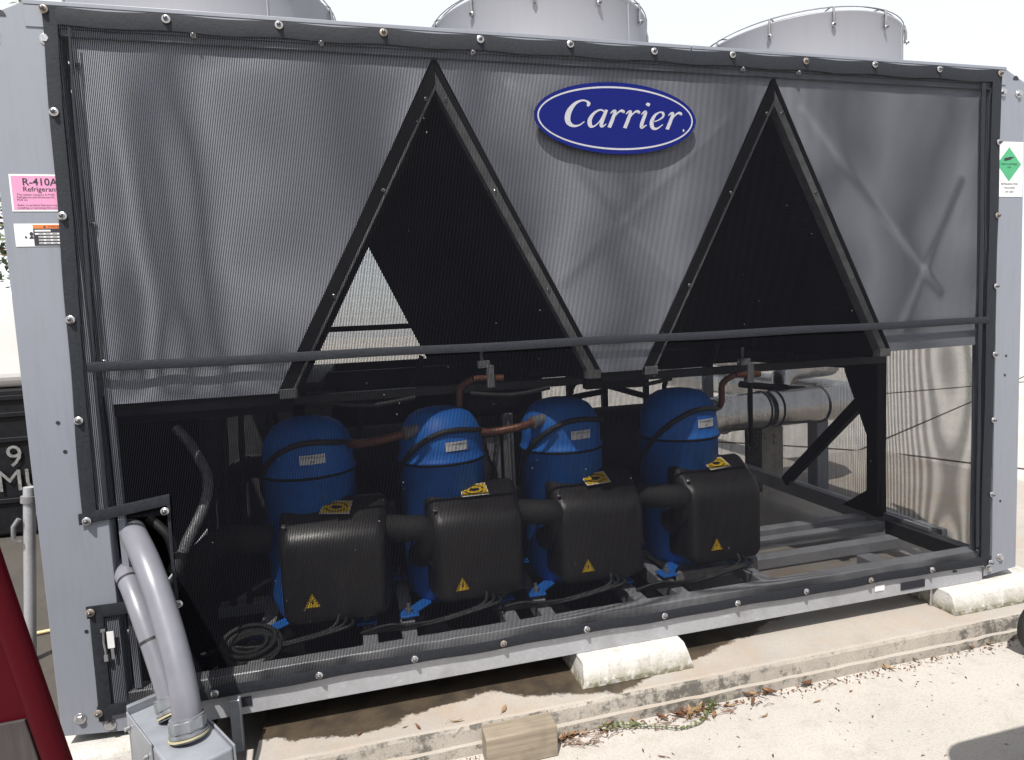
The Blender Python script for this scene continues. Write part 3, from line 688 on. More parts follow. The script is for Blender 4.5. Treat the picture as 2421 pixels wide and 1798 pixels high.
# ------------------------------------------------------------------ compressors
def compressor(cx, cy, label, code, e0, e1):
    r = .168; zb = .104; zt = .862
    root = empty('compressor', (cx, cy, zb), label, 'compressor', 'blue compressors in a row behind the mesh')
    b = MB()
    b.lathe([(0, zb+.01), (.14, zb+.012), (.15, zb+.03), (.158, zb+.06), (r, zb+.09), (r, .655), (r+.005, .658), (r+.005, .668), (r-.001, .672), (r-.003, .70), (r-.006, .765), (.145, .80), (.122, .832), (.09, .851), (.05, .86), (0, zt)], 48, (cx, cy, 0))
    shell = b.build('shell', 'blue_enamel', root)
    b = MB(); b.lathe([(r+.0055, .652), (r+.0075, .656), (r+.0065, .661), (r+.0055, .662)], 48, (cx, cy, 0)); b.build('seam_ring', 'black_paint', shell)
    pts = []
    for a in range(-196, 20, 6):
        th = R(a); t = (a+196)/216; z = .53+.255*math.sin(min(1, t*1.9)*math.pi*.5)-.10*max(0, t-.58)
        rr = r+.004 if z < .76 else r-.004
        pts.append((cx+rr*math.cos(th), cy+rr*math.sin(th), z))
    b = MB(); b.tube(pts, .0105, 8); b.build('heater_cable', 'rubber', root)
    # feet
    for ax, ay in ((-.15, -.15), (.15, -.15), (-.15, .15), (.15, .15)):
        f = MB(); f.prism([(cx+ax*1.22+px, cy+ay*1.22+py) for px, py in ((-.034, -.034), (.034, -.034), (.034, .034), (-.034, .034))], 'z', zb+.012, zb+.02)
        f.prism([(cx+ax*.6-.03*ay/abs(ay)*0, cy+ay*.6-.04), (cx+ax*1.2, cy+ay*1.2-.034), (cx+ax*1.2, cy+ay*1.2+.034), (cx+ax*.6, cy+ay*.6+.04)], 'z', zb+.0125, zb+.0195)
        fo = f.build('foot', 'blue_enamel', root, .002, 1)
        k = MB(); k.tube([(cx+ax*1.22, cy+ay*1.22, zb-.001), (cx+ax*1.22, cy+ay*1.22, zb+.012)], .017, 10); k.tube([(cx+ax*1.22, cy+ay*1.22, zb+.02), (cx+ax*1.22, cy+ay*1.22, zb+.034)], .013, 6); k.tube([(cx+ax*1.22, cy+ay*1.22, zb+.034), (cx+ax*1.22, cy+ay*1.22, zb+.052)], .006, 8)
        k.build('mount_bolt', 'fitting_grey', fo)
    # name label on the shell
    b = MB(); th0 = R(-78); wd = .088; b.cur = 0
    nseg = 6; arcw = wd/r
    for i in range(nseg):
        a0, a1 = th0-arcw/2+arcw*i/nseg, th0-arcw/2+arcw*(i+1)/nseg
        q = lambda a, z, e=.001: (cx+(r+e-.002)*math.cos(a), cy+(r+e-.002)*math.sin(a), z)
        b.quad(q(a0, .708, .003), q(a1, .708, .003), q(a1, .742, .003), q(a0, .742, .003))
    b.cur = 1
    for s, zz, sz_ in (('COMPRESSOR', .728, .0125), (code, .7125, .0145)):
        t = MB(); t.text(s, Matrix.Identity(4), sz_, 'CENTER')
        b.add([(cx+(r+.0018)*math.cos(th0+vx/r), cy+(r+.0018)*math.sin(th0+vx/r), zz+vy) for vx, vy, _ in t.v], t.f, False)
    b.build('name_label', ['white_label', 'ink'], shell, recalc=False)
    # terminal cover
    bx0, bx1, y0, y1, z0, z1 = cx-e0, cx+e1, cy-.27, cy-.10, .158, .572
    bm = bmesh.new(); bmesh.ops.create_grid(bm, x_segments=1, y_segments=1, size=.1); bm.free()
    b = MB(); n = 32; secs = []
    def rr(w2, h2, rad, k):      # rounded rectangle point
        pts = []
        for qx, qz, a0 in ((1, 1, 0), (-1, 1, 90), (-1, -1, 180), (1, -1, 270)):
            for a in range(0, 91, 13):
                pts.append((qx*(w2-rad)+rad*math.cos(R(a0+a)), qz*(h2-rad)+rad*math.sin(R(a0+a))))
        return pts
    mx, mz = (bx0+bx1)/2, (z0+z1)/2; w2, h2 = (bx1-bx0)/2, (z1-z0)/2
    for t, ins, drop in ((0, .012, 0), (.02, .002, 0), (.10, 0, 0), (.35, .004, 0), (.62, .008, .003), (.82, .013, .006), (.92, .02, .012), (.975, .031, .02), (1., .048, .03)):
        yy = y1+(y0-y1)*t
        secs.append([(mx+px-(.03 if px > 0 else 0)*0, yy, mz+pz-drop-((.075*t if pz > 0 else 0)+(.018*(px/w2)**2*t if pz > 0 else 0))) for px, pz in rr(w2-ins, h2-ins, .036, 0)])
    ns = len(secs[0])
    b.smooth = True
    for s_ in secs: b.v += s_
    for i in range(len(secs)-1):
        for j in range(ns): b.f.append((i*ns+j, i*ns+(j+1) % ns, (i+1)*ns+(j+1) % ns, (i+1)*ns+j)); b.mi.append(0); b.sm.append(True)
    b.f.append(tuple((len(secs)-1)*ns+j for j in range(ns))); b.mi.append(0); b.sm.append(True)
    b.f.append(tuple(range(ns))); b.mi.append(0); b.sm.append(False)
    tb = b.build('terminal_cover', 'black_plastic', root)
    s = MB(); s.cur = 0; M = Matrix.Translation((cx+(e1-e0)/2+.01, cy-.165, .5465)) @ Matrix.Rotation(R(23.5), 4, 'X') @ Matrix.Translation((.012*math.sin(cx*31), .006*math.sin(cx*17), 0)) @ Matrix.Rotation(R(-4+9*math.sin(cx*23)), 4, 'Z')
    s.box(-.052, .052, -.036, .036, 0, .0012, M); s.cur = 1; s.box(-.048, .048, -.032, .032, .0013, .0017, M); s.cur = 2
    for a in range(0, 360, 12):
        if 150 < a < 190 or 330 < a < 360: continue
        p = [Vector((k1*math.cos(R(aa))*.040, k1*math.sin(R(aa))*.026, .0021)) for aa, k1 in ((a, 1), (a+12, 1), (a+12, .84), (a, .84))]; s.add([M @ q for q in p], [(0, 1, 2, 3)])
    s.add([M @ Vector(q) for q in ((-.02, -.004, .0021), (.0, -.012, .0021), (.022, -.004, .0021), (.018, .007, .0021), (-.012, .01, .0021))], [(0, 1, 2, 3, 4)])
    s.build('rotation_label', ['white_label', 'yellow_label', 'ink'], tb)
    s = MB(); tx, tz, ty = cx+.01+.012*math.sin(cx*13), .218+.012*math.sin(cx*29), y0-.0012; s.cur = 0
    s.prism([(tx-.026, tz), (tx+.026, tz), (tx, tz+.047)], 'y', ty, ty-.001); s.cur = 1
    for pth in ([(-.012, .006), (-.006, .006), (.0, .018), (.006, .018)],):
        s.prism([(tx+.003, tz+.032), (tx-.006, tz+.017), (tx-.0005, tz+.018), (tx-.003, tz+.006), (tx+.006, tz+.021), (tx+.0005, tz+.02)], 'y', ty-.0012, ty-.0016)
    for sg in (-1, 1): s.prism([(tx+sg*.0225, tz+.003), (tx+sg*.0195, tz+.003), (tx+sg*.0, tz+.0405), (tx+sg*.0, tz+.0425)], 'y', ty-.0012, ty-.0015)
    s.build('shock_sign', ['yellow_label', 'ink'], tb)
    inst(BOLT_SMALL, 'bolt', tb, (bx0+.03, cy-.225, .509), (R(-60), 0, 0), (1.3, 1.3, 1.3))
    # cables leaving the cover
    cb = MB()
    for k in range(3):
        cb.tube(spline([(cx+.10+.02*k, y0+.02, .20-.02*k), (cx+.08+.02*k, y0-.03-.01*k, .165), (cx-.02-.05*k, y0-.02, .135-.01*k), (cx-.20-.03*k, y0-.015, .115+.01*k), (cx-.36, y0+.01, .11)], 6), .006, 7)
    cb.build('cable', 'rubber', root)
    return root
cs = [(.705, 'blue compressor shaded under the left grey panel, first in the row from the conduits', 'A2'), (1.211, 'blue compressor below the first dark coil triangle, second in the row from the conduits', 'A1'),
      (1.716, 'blue compressor third in the row, its dome half shaded by the middle grey panel', 'B2'), (2.262, 'blue compressor last in the row, beside the silver pipe', 'B1')]
for (cx, lab, code), tw, (e0, e1) in zip(cs, (-.05, .03, -.02, .04), ((.10, .285), (.10, .268), (.115, .26), (.125, .24))): compressor(cx, .45, lab, code, e0, e1).rotation_euler.z = tw
# cross rails under the compressors belong to the chiller frame
for cx, _, _ in cs:
    for dx in (-.185, .185):
        b = MB(); b.box(cx+dx-.026, cx+dx+.026, .062, .70, .045, .102); b.build('cross_rail', 'galvanised', CH, .002, 1)
# pipework
def pipe(name, pts, r, mat, n=12): 
    b = MB(); b.tube(spline(pts, 7), r, n); return b.build(name, mat, CH)
for i, (cx, _, _) in enumerate(cs[1:3]):
    x = cx-.12
    f = MB(); f.tube([(x+.05, .37, .79), (x-.035, .335, .782)], .024, 14); f.tube([(x-.02, .341, .783), (x-.028, .338, .7825)], .028, 14); f.build('pipe_fitting', 'fitting_grey', CH)
    pipe('copper_pipe', [(x-.02, .34, .782), (x-.10, .33, .768), (x-.2, .36, .755), (x-.28, .46, .75), (x-.30, .7, .75)], .0165, 'copper')
for cx, _, _ in cs[1:]:
    pipe('suction_pipe', [(cx-.30, .42, .43), (cx-.25, .30, .445), (cx-.17, .235, .45), (cx-.105, .235, .435), (cx-.09, .26, .36), (cx-.12, .33, .31)], .048, 'insulation', 16)
    pipe('thin_cable', [(cx-.10, .235, .33), (cx-.06, .225, .27), (cx+.0, .2, .24)], .005, 'rubber', 6)
pipe('suction_pipe', [(.28, .55, .2), (.30, .42, .36), (.40, .36, .445), (.50, .33, .45), (.56, .34, .44)], .05, 'insulation', 16)
pipe('suction_pipe', [(.34, .75, .3), (.36, .75, .55), (.46, .72, .64), (.58, .75, .55), (.6, .8, .3)], .05, 'insulation', 16)
pipe('copper_pipe', [(.38, .5, .37), (.46, .45, .40), (.58, .42, .385)], .014, 'copper')
for x in (.36, .42): pipe('riser_pipe', [(x, .62, .1), (x+.01, .62, .5), (x+.03, .6, .88)], .011, 'insulation', 8)
# black insulated cooler barrel behind the compressors
b = MB(); M = Matrix.Rotation(R(90), 4, 'Y')
b.lathe([(0, 0), (.12, .0), (.19, .04), (.205, .08), (.205, 2.1), (.19, 2.14), (.12, 2.18), (0, 2.18)], 40, (.72, 1.42, .46), M); b.build('cooler_barrel', 'insulation', CH)
for x in (1.1, 2.5):
    b = MB(); b.box(x-.04, x+.04, 1.28, 1.56, .1, .30); b.build('barrel_saddle', 'black_paint', CH, .003, 1)
for i in range(5):       # liquid lines, dryers and valves above the compressors
    x = .9+.52*i
    pipe('liquid_line', [(x, .95, .45), (x, .95, .80), (x+.06, .93, .88), (x+.22, .9, .89), (x+.3, .9, 1.05)], .013, 'insulation', 8)
for x, y, z in ((1.40, .42, .985), (2.58, .42, .925)):
    b = MB(); b.tube([(x-.05, y, z-.02), (x+.075, y, z-.025)], .014, 10); b.build('valve_pipe', 'copper', CH)
    b = MB(); b.box(x+.005, x+.035, y-.02, y+.015, z-.06, z+.03); b.box(x-.03, x+.02, y-.018, y+.012, z+.02, z+.05); b.tube([(x-.01, y, z+.05), (x-.01, y, z+.10)], .007, 8); b.build('service_valve', 'fitting_grey', CH, .004, 2)
    pipe('copper_pipe', [(x-.05, y, z-.02), (x-.1, y+.02, z-.06), (x-.11, y+.03, z-.16), (x-.12, y+.2, z-.2)], .014, 'copper', 8)
b = MB(); b.lathe([(0, 0), (.03, .0), (.045, .03), (.045, .2), (.03, .24), (0, .24)], 20, (1.33, .62, .84), Matrix.Rotation(R(90), 4, 'Y')); b.build('filter_drier', 'insulation', CH)
b = MB(); b.box(1.395, 1.475, .55, .556, .52, .70); b.build('control_plate', 'fitting_grey', CH)
b = MB(); b.box(1.485, 1.53, .52, .54, .1, .80); b.box(1.50, 1.512, .50, .52, .1, .80); b.build('cable_post', 'bar_grey', CH, .003, 1)
pipe('thin_cable', [(1.40, .54, .74), (1.42, .53, .62), (1.45, .53, .55), (1.43, .53, .5), (1.44, .53, .6), (1.46, .53, .72)], .005, 'rubber', 6)
for k in range(4): pipe('thin_cable', [(.3+.5*k, .2, .93), (.45+.5*k, .19, .915), (.6+.5*k, .2, .93)], .008, 'rubber', 6)
b = MB(); b.box(.22, .52, .9, .98, .32, .90); b.box(.24, .5, .885, .9, .36, .86); b.build('control_box', 'dark_frame', CH, .004, 1)
pipe('inner_conduit', [(.27, .40, .86), (.33, .34, .80), (.385, .28, .70), (.385, .2, .62), (.345, .13, .53), (.32, .10, .47)], .017, 'fitting_grey', 10)
b = MB(); b.tube([(.33, .11, .50), (.312, .085, .445)], .023, 12); b.build('conduit_gland', 'rubber', CH)
pipe('thin_cable', [(.245, .12, .62), (.30, .10, .56), (.31, .12, .46)], .014, 'rubber', 8)
# wrapped coil of cable and plastic in the lower left corner
b = MB(); rng = random.Random(5)
for k in range(6):
    rr = .075+.02*rng.uniform(-1, 1); c = (.50+.01*rng.uniform(-1, 1), .17+.02*rng.uniform(-1, 1)); tl = rng.uniform(-.25, .25)
    b.tube([(c[0]+rr*math.cos(R(a)), c[1]+rr*.5*math.sin(R(a))+tl*.06, .12+.006*k+rr*.4*math.sin(R(a))) for a in range(0, 360, 12)], .008, 7, closed=True)
b.build('cable_coil', 'insulation', CH)
# silver water pipes leaving through the right end
b = MB(); b.tube([(2.90, 1.42, .53), (3.05, 1.5, .53), (3.2, 1.6, .525), (3.35, 1.66, .52), (3.57, 1.68, .52)], .125, 28); b.build('water_pipe', 'silver_cladding', CH)
for x in (3.22, 3.56):
    b = MB(); b.lathe([(.126, 0), (.131, .002), (.131, .012), (.126, .014)], 28, (x, 1.62 if x < 3.4 else 1.68, .52), Matrix.Rotation(R(90), 4, 'Y')); b.build('pipe_band', 'dark_frame', CH)
WP = empty('insulated_pipe', (4.2, 1.68, GZ), 'silver clad water pipe on grey supports beyond the right end of the chiller', 'pipe')
b = MB(); b.tube([(3.62, 1.68, .52), (4.0, 1.68, .525), (4.2, 1.70, .525), (4.33, 1.76, .525), (4.4, 1.88, .525), (4.42, 2.1, .525), (4.44, 4.6, .525)], .125, 28); P1 = b.build('cladding', 'silver_cladding', WP)
for x in (3.66, 4.02): 
    b = MB(); b.lathe([(.126, 0), (.130, .002), (.130, .012), (.126, .014)], 28, (x, 1.68, .523), Matrix.Rotation(R(90), 4, 'Y')); b.build('band', 'dark_frame', P1)
b = MB(); b.tube([(3.78, 1.74, .66), (3.80, 1.76, .72), (3.86, 1.78, .765), (4.0, 1.80, .78), (4.25, 1.84, .785), (4.3, 2.0, .785), (4.3, 4.6, .785)], [.06, .075, .085, .085, .085, .085, .085], 20); b.build('upper_cladding', 'silver_cladding', WP)
b = MB(); b.tube([(3.45, 1.74, .70), (3.85, 1.72, .64), (3.95, 1.72, .63)], .024, 10); b.build('drain_stub', 'black_paint', WP)
for x, y in ((4.06, 1.72), (4.43, 3.9)):
    b = MB(); b.box(x-.05, x+.05, y-.05, y+.05, GZ, .40); b.build('support', 'grey_paint', WP, .004, 1)
b = MB(); b.box(3.62, 3.80, 1.75, 1.95, GZ, .38); b.build('plinth', 'concrete_kerb', WP, .006, 1)

# ------------------------------------------------------------------ grey junction box and conduits in front
d1 = Vector((.54, -.84, 0)).normalized(); d2 = Vector((d1.y*-1, d1.x, 0)); 
JB = empty('junction_box', (.40, -.26, GZ), 'grey painted steel junction box standing in front of the left corner', 'box')
O = Vector((.357, -.205, 0)); Mj = Matrix(((d1.x, d2.x, 0, O.x), (d1.y, d2.y, 0, O.y), (0, 0, 1, 0), (0, 0, 0, 1)))
b = MB(); b.box(-.115, .255, -.075, .060, GZ, .142, Mj); b.build('body', 'box_grey', JB, .006, 2)
b = MB(); b.box(-.118, .095, -.079, -.0755, .09, .152, Mj); b.build('cover_flange', 'box_grey', JB, .002, 1)
b = MB(); b.box(-.13, -.1155, -.075, .064, GZ, .165, Mj); b.build('back_plate', 'nut_grey', JB, .003, 1)
b = MB(); b.box(.08, .258, .0605, .066, .02, .148, Mj); b.build('side_cover', 'box_grey', JB, .003, 1)
b = MB(); b.tube([Mj @ Vector((-.09, -.081, .118)), Mj @ Vector((-.09, -.092, .118))], .007, 8); b.tube([Mj @ Vector((.06, -.081, .105)), Mj @ Vector((.06, -.092, .105))], .007, 8); b.build('screw', 'zinc_bolt', JB)
b = MB(); b.box(.47, .50, -.07, -.045, -.08, .085); b.build('upright', 'nut_grey', JB, .002, 1)
def conduit(pts, r, label, rn, bands, tiltc):
    base = Vector(pts[-1]); root = empty('conduit', base, label, 'conduit', 'grey conduits running into the junction box')
    b = MB(); sp = spline(pts, 10); b.tube(sp, r, 28); b.build('tube', 'conduit_grey', root)
    ax = (Vector(pts[-1])-Vector(pts[-2])).normalized(); q = Vector((0, 0, -1)).rotation_difference(ax).to_matrix().to_4x4()
    nb = MB(); T = Matrix.Translation(base) @ q
    def ring(r0, z0, z1, n=28, hexa=False):
        if hexa:
            k = 8; pts8 = [Vector((r0*math.cos(R(45*i+20)), r0*math.sin(R(45*i+20)), 0)) for i in range(k)]
            vs = [T @ (p+Vector((0, 0, z0))) for p in pts8]+[T @ (p+Vector((0, 0, z1))) for p in pts8]
            nb.add(vs, [tuple(range(k)), tuple(range(2*k-1, k-1, -1))]+[(i, i+k, (i+1) % k+k, (i+1) % k) for i in range(k)], False)
        else: nb.tube([T @ Vector((0, 0, z0)), T @ Vector((0, 0, z1))], r0, n)
    ring(rn, .022, -.006, hexa=True); ring(rn*.93, .027, .022); ring(rn*.9, -.006, -.012); ring(rn*1.02, -.012, -.017); ring(rn*.9, -.017, -.03)
    nb.build('gland_nut', 'nut_grey', root, .0015, 1)
    if tiltc:
        nb = MB(); ring(rn*1.06, -.019, -.0235); nb.build('sealing_washer', 'cream_glue', root)
    for i in bands:
        t = (sp[i+1]-sp[i-1]).normalized(); k = MB(); k.tube([sp[i]-t*.004, sp[i]+t*.004], r+.0012, 28); k.build('band', 'rubber', root)
    return root
conduit([(.185, .16, .57), (.215, .06, .602), (.243, .0, .594), (.283, -.07, .562), (.318, -.125, .512), (.345, -.165, .455), (.378, -.215, .372), (.405, -.262, .295), (.421, -.297, .225), (.425, -.31, .172)], .0345, 'thick grey conduit, the front one of two, curving out of the notch', .045, [12], True)
conduit([(.15, .14, .47), (.175, .06, .488), (.197, .02, .485), (.229, -.03, .458), (.262, -.08, .408), (.301, -.13, .324), (.336, -.175, .238), (.357, -.205, .178)], .0275, 'thinner grey conduit behind the thick one, with two black bands', .038, [26, 49], True)

# ------------------------------------------------------------------ red panel at the lower left
RP = empty('painted_panel', (.0, -1.05, GZ), 'dark red painted steel panel with grey timber board, at the lower left corner', 'panel')
M = Matrix.Identity(4); xr = lambda z: .36+.075-(z-.83)*.17
b = MB(); b.prism([(-1.1, GZ), (xr(GZ)-.012, GZ), (xr(.95)-.012, .95), (-1.1, .95)], 'y', -1.03, -.995); b.build('sheet', 'red_paint', RP, .01, 3)
b = MB(); b.tube([(xr(z)-.010, -1.032+.004*math.sin(5*z), z) for z in [GZ+.01+.09*i for i in range(13)]], .016, 14); b.build('rolled_edge', 'red_paint', RP)
b = MB(); b.prism([(-1.0, GZ), (xr(GZ)-.030, GZ), (xr(.645)-.03, .648), (-1.0, .60)], 'y', -1.036, -1.0305); b.build('board', 'timber_grey', RP, .001, 1)

# ------------------------------------------------------------------ things behind, left
T = empty('storage_tank', (-2.0, 3.7, GZ), 'white tank on a black stencilled base, seen left of the corner post', 'tank')
b = MB(); b.box(-3.1, -1.05, 3.1, 4.5, .91, 1.62); b.build('tank_body', 'white_tank', T, .10, 6)
b = MB(); b.box(-3.05, -1.1, 3.12, 4.48, GZ+.02, .905); b.build('base', 'black_paint', T, .02, 2)
for z in (.82, .70, .52, .08): 
    b = MB(); b.box(-3.06, -1.09, 3.10, 3.12, z, z+.035); b.build('rib', 'black_paint', T, .004, 1)
b = MB(); b.text('9', front(-1.585, 3.098, .345), .22); b.text('MU', front(-1.66, 3.098, .17), .22); b.text('4', front(-1.50, 3.098, -.03), .18); b.build('stencil', 'stencil_white', T)
b = MB(); b.tube([(-.548, 1.0, GZ), (-.513, 1.0, .2), (-.48, 1.0, .56), (-.478, 1.0, .585)], .022, 14)
PO = empty('steel_pole', (-.572, 1.0, GZ), 'slim galvanised pole with a clamp collar left of the corner post', 'pole'); b.build('tube', 'galvanised', PO)
b = MB(); b.tube([(-.485, 1.0, .52), (-.482, 1.0, .548)], .030, 14); b.build('collar', 'fitting_grey', PO)
b = MB(); b.tube([(-.515, .972, .46), (-.535, .965, .43), (-.54, .965, .38), (-.52, .97, .36)], .009, 8); b.build('clamp', 'fitting_grey', PO)
b = MB(); b.tube([(-1.05, 1.2, GZ+.012), (-.6, 1.28, GZ+.016), (-.2, 1.36, GZ+.012)], .009, 6); tag(b.build('stick', 'straw', loc=(-.6, 1.28, GZ)), 'thin pale rod lying on the dirt beside the pole', 'rod')

# ------------------------------------------------------------------ trees far left
def tree(x, y, h, seed, label, dry):
    rng = random.Random(seed); root = empty('tree', (x, y, GZ), label, 'tree', 'trees behind the tank')
    t = MB(); t.tube([(x, y, GZ), (x+.1, y, h*.3), (x-.05, y+.1, h*.6), (x+.1, y, h*.85)], [.16, .12, .08, .03], 10)
    for i in range(9):
        a = rng.uniform(0, 6.3); z = h*rng.uniform(.25, .75); t.tube([(x, y, z), (x+.7*math.cos(a), y+.7*math.sin(a), z+.5), (x+1.4*math.cos(a), y+1.4*math.sin(a), z+.8)], [.05, .03, .012], 6)
    t.build('trunk', 'bark', root)
    c = MB(); cl = [(x+rng.uniform(-1.3, 1.3), y+rng.uniform(-1.1, 1.1), GZ+h*rng.uniform(.12, 1.0), rng.uniform(.35, .75)) for _ in range(46)]
    for _ in range(5200):
        cx, cy, cz, cr = rng.choice(cl); v = Vector((rng.gauss(0, 1), rng.gauss(0, 1), rng.gauss(0, 1))).normalized()*cr*rng.random()**.4
        p = Vector((cx, cy, max(cz, GZ+.3)))+v; s = rng.uniform(.03, .075); a = Vector((rng.gauss(0, 1), rng.gauss(0, 1), rng.gauss(0, .6))).normalized(); bb = a.orthogonal().normalized()
        c.cur = 1 if rng.random() < dry else 0
        c.quad(p-a*s, p+bb*s*.45, p+a*s, p-bb*s*.45)
    c.build('crown', ['foliage', 'foliage_dry'], root, recalc=False)
tree(-4.3, 7.6, 5.2, 1, 'green leafy tree directly behind the white tank', .2)
tree(-2.7, 8.8, 5.6, 2, 'brownish tree behind the chiller at the top left corner', .5)
tree(-6.2, 8.6, 5.4, 3, 'tall green tree farther left behind the tank', .3)

# ------------------------------------------------------------------ small things on the ground
b = MB(); b.box(1.212, 1.438, -.247, -.170, GZ+.001, -.080); o = b.build('timber_offcut', 'timber', bevel=.003, seg=2, loc=(1.32, -.21, GZ))
tag(o, 'short weathered timber block lying against the concrete kerb', 'wood block')
# trolley wheel at the right edge
CA = empty('hand_trolley', (3.62, -.30, GZ), 'black rubber wheel of a hand trolley at the right edge', 'trolley')
b = MB(); M = Matrix.Rotation(R(90), 4, 'X') ; c = (3.545, -.27, GZ+.105)
b.lathe([(.06, -.022), (.09, -.024), (.103, -.014), (.105, 0), (.103, .014), (.09, .024), (.06, .022)], 32, c, M); b.build('tyre', 'rubber', CA)
b = MB(); b.lathe([(0, -.018), (.062, -.018), (.062, .018), (0, .018)], 24, c, M); b.build('rim', 'fitting_grey', CA)
b = MB(); b.tube([(3.545, -.33, GZ+.105), (3.545, -.78, GZ+.105)], .012, 8); b.build('axle', 'fitting_grey', CA)
c2 = (3.545, -.76, GZ+.105)
b = MB(); b.lathe([(.06, -.022), (.09, -.024), (.103, -.014), (.105, 0), (.103, .014), (.09, .024), (.06, .022)], 32, c2, M); b.build('tyre', 'rubber', CA)
b = MB(); b.lathe([(0, -.018), (.062, -.018), (.062, .018), (0, .018)], 24, c2, M); b.build('rim', 'fitting_grey', CA)
b = MB()
for y in (-.42, -.66): b.tube([(3.60, y, GZ+.06), (3.68, y, .9), (3.78, y, 1.05)], .015, 8)
for z in (.1, .4, .7): b.tube([(3.62+.08*(z+.1), -.42, z), (3.62+.08*(z+.1), -.66, z)], .011, 8)
b.box(3.60, 3.82, -.68, -.40, GZ+.03, GZ+.038); b.build('frame', 'red_paint', CA); CA.location.x -= .172
# added unseen cabinet, made up to throw the shadow at the lower right
TC = empty('shadow_cabinet', (2.8, -1.45, GZ), 'unseen dark grey cabinet added right of the viewer to cast the lower right shadow', 'tool cabinet')
b = MB(); b.box(2.27, 3.4, -1.75, -1.095, GZ+.10, .655); b.build('body', 'dark_frame', TC, .03, 4)
b = MB(); b.prism([(-1.76, .66), (-1.065, .66), (-1.065, .90), (-1.76, .90)], 'x', 2.24, 3.41); b.build('lid', 'dark_frame', TC, .10, 6)
for z in (.02, .22, .42):
    b = MB(); b.box(2.30, 3.36, -1.765, -1.752, z, z+.17); dr = b.build('drawer', 'dark_frame', TC, .004, 1)
    b = MB(); b.box(2.6, 3.06, -1.785, -1.766, z+.12, z+.14); b.build('pull', 'fitting_grey', dr, .003, 1)
for x in (2.36, 3.3):
    for y in (-1.66, -1.23):
        b = MB(); b.lathe([(0, -.02), (.05, -.02), (.055, 0), (.05, .02), (0, .02)], 18, (x, y, GZ+.055), Matrix.Rotation(R(90), 4, 'X')); b.build('castor', 'rubber', TC)
# leaves, twigs, weed
def leafmesh(name, mat, L, wd, curl, seed):
    rng = random.Random(seed); b = MB(); n = 7; b.smooth = True
    for i in range(n+1):
        t = i/n; ww = wd*math.sin(math.pi*min(1, t*.94+.03))**.8; x = L*(t-.5); z = curl*L*(2*t-1)**2+.004
        for s, up in ((-1, .5), (0, 0), (1, .4)): b.v.append((x, s*ww*.5+.06*L*math.sin(3*t+seed), z+up*ww*.35+rng.uniform(-.0006, .0006)))
    for i in range(n):
        for s in (0, 1): b.f.append((i*3+s, (i+1)*3+s, (i+1)*3+s+1, i*3+s+1)); b.mi.append(0); b.sm.append(True)
    b.tube([(L*.5, .06*L*math.sin(3+seed), curl*L+.004), (L*.72, .05*L, .004)], .0007, 5)
    return b.mesh(name, mat, recalc=False)
LV = [leafmesh('leaf', ['leaf_brown', 'leaf_tan'][i % 2], .035+.012*(i % 4), .011+.004*(i % 3), .05+.05*(i % 4), i) for i in range(10)]
rng = random.Random(21); k = 0
def leaf(x, y, z, lab, grp, sc=1.):
    global k
    o = bpy.data.objects.new('fallen_leaf', LV[k % 10]); COL.objects.link(o); k += 1
    o.location = (x, y, z); o.rotation_euler = (rng.uniform(-.3, .3), rng.uniform(-.22, .22), rng.uniform(0, 6.3)); o.scale = [sc*rng.uniform(.5, 1.05)]*3
    tag(o, ('dark brown ' if (k-1) % 2 == 0 else 'pale tan ')+lab, 'leaf', grp)
for i in range(62):
    x = rng.choice([rng.uniform(1.6, 2.5), rng.gauss(1.98, .12), rng.gauss(2.0, .16), rng.gauss(1.5, .035), rng.uniform(2.5, 3.6)])
    y = -.166-abs(rng.gauss(0, .018))-(.03*rng.random() if 1.8 < x < 2.15 else 0)
    if 1.2 < x < 1.45: continue
    leaf(x, y, GZ+.002+rng.uniform(0, .012), 'dry leaf in the litter at the foot of the kerb', 'leaves along the foot of the kerb', 1.0 if x < 2.5 else .8)
for x, y in ((.98, -.10), (1.02, -.112), (1.14, -.125), (.84, -.09), (1.3, -.11)): leaf(x, y, -.085, 'dry leaf lying on top of the kerb slab beside the damp patch', 'leaves on the kerb slab', .75)
for i in range(4):
    leaf(rng.uniform(1.5, 2.4), -.23-.18*rng.random(), GZ+.002, 'stray leaf on the pale concrete in front of the kerb', 'stray leaves on the concrete', .8)
b = MB(); rng = random.Random(9)
for i in range(900):
    x = rng.uniform(.6, 3.6); y = -.168-abs(rng.gauss(0, .022)) if i < 640 else rng.uniform(-.75, -.2); s = rng.uniform(.0012, .005); a = rng.uniform(0, 3); q = Vector((x, y, GZ+.002)); u_ = Vector((math.cos(a), math.sin(a), 0))*s*rng.uniform(1, 3); v_ = Vector((-math.sin(a), math.cos(a), .5))*s
    b.add([q-u_, q+v_, q+u_, q-v_*.4], [(0, 1, 2, 3)])
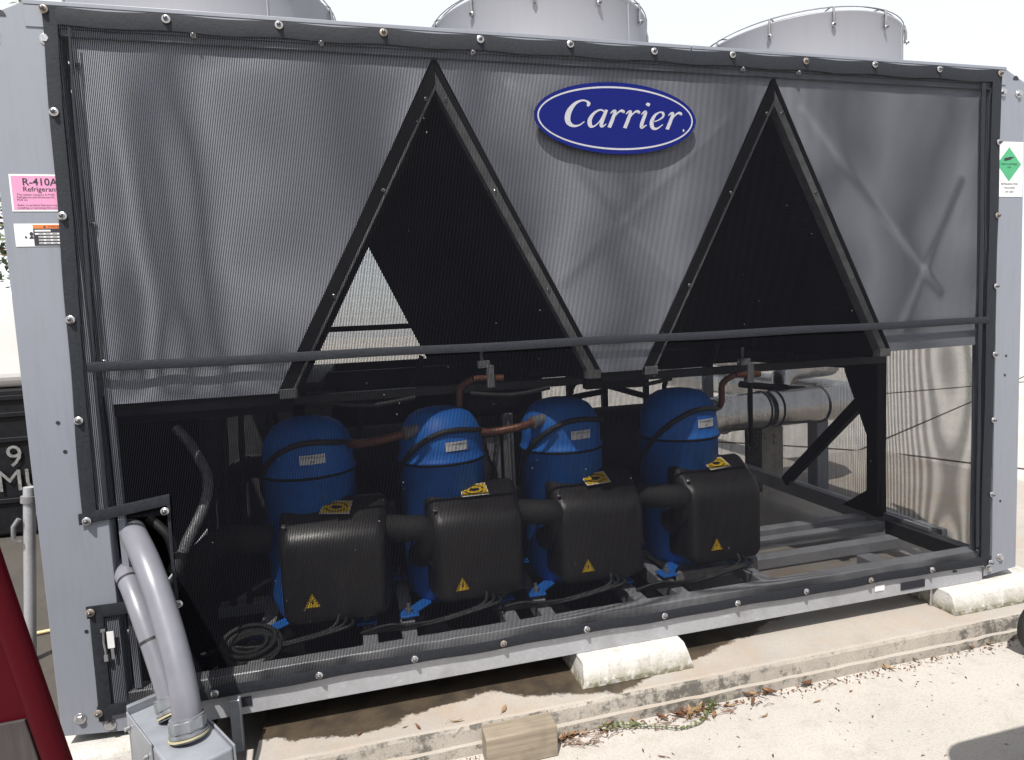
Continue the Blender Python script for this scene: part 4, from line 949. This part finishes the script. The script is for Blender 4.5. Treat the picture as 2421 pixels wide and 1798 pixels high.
for i in range(46):
    x = rng.choice([rng.gauss(1.52, .06), rng.gauss(1.95, .2)]); y = -.185-.05*rng.random(); a = rng.uniform(-.6, .6); L = rng.uniform(.02, .09)
    b.tube([(x, y, GZ+.004), (x+L*.5*math.cos(a), y+L*.5*math.sin(a), GZ+.012), (x+L*math.cos(a), y+L*math.sin(a), GZ+.004)], .0011, 4)
o = b.build('leaf_debris', 'leaf_brown', recalc=False, loc=(2, -.18, GZ)); o['kind'] = 'stuff'; tag(o, 'fine dry plant debris and twigs along the kerb foot', 'debris')
WE = empty('creeping_weed', (1.85, -.2, GZ), 'thin green weed creeping over the concrete at the kerb foot', 'weed')
st = MB(); lf = MB(); rng = random.Random(4)
for x0, y0, pts in ((1.62, -.19, [(1.62, -.185), (1.70, -.2), (1.78, -.225), (1.85, -.255), (1.93, -.25), (1.98, -.215), (2.02, -.19)]), (1.98, -.2, [(1.98, -.2), (2.01, -.18), (2.02, -.168)]), (1.72, -.19, [(1.60, -.18), (1.66, -.176), (1.72, -.19), (1.75, -.21)])):
    sp = spline([(x, y, GZ+.008+.012*rng.random()) for x, y in pts], 8); st.tube(sp, .0016, 5)
    for q in sp[::2]:
        for s in range(2):
            a = rng.uniform(0, 6.3); L = rng.uniform(.008, .018); d_ = Vector((math.cos(a), math.sin(a), rng.uniform(.1, .8)))*L; n_ = Vector((-math.sin(a), math.cos(a), 0))*L*.35
            lf.quad(q, q+d_*.5+n_, q+d_, q+d_*.5-n_)
for i in range(9):
    x = rng.gauss(2.0, .03); lf.tube([(x, -.19, GZ), (x+rng.uniform(-.02, .02), -.2, GZ+.03), (x+rng.uniform(-.05, .05), -.21, GZ+.055)], .0009, 4)
st.build('stem', 'weed_green', WE); lf.build('foliage', 'weed_green', WE, recalc=False)
b = MB(); rng = random.Random(2)
for i in range(8): 
    a = rng.uniform(0, 6.3); b.tube([(1.62, -.38, GZ+.004), (1.62+.03*math.cos(a), -.38+.03*math.sin(a), GZ+.015), (1.62+.055*math.cos(a), -.38+.055*math.sin(a), GZ+.004)], .0009, 4)
tag(b.build('grass_tuft', 'straw', loc=(1.62, -.38, GZ)), 'tiny dry grass sprig on the bare concrete by itself', 'grass')
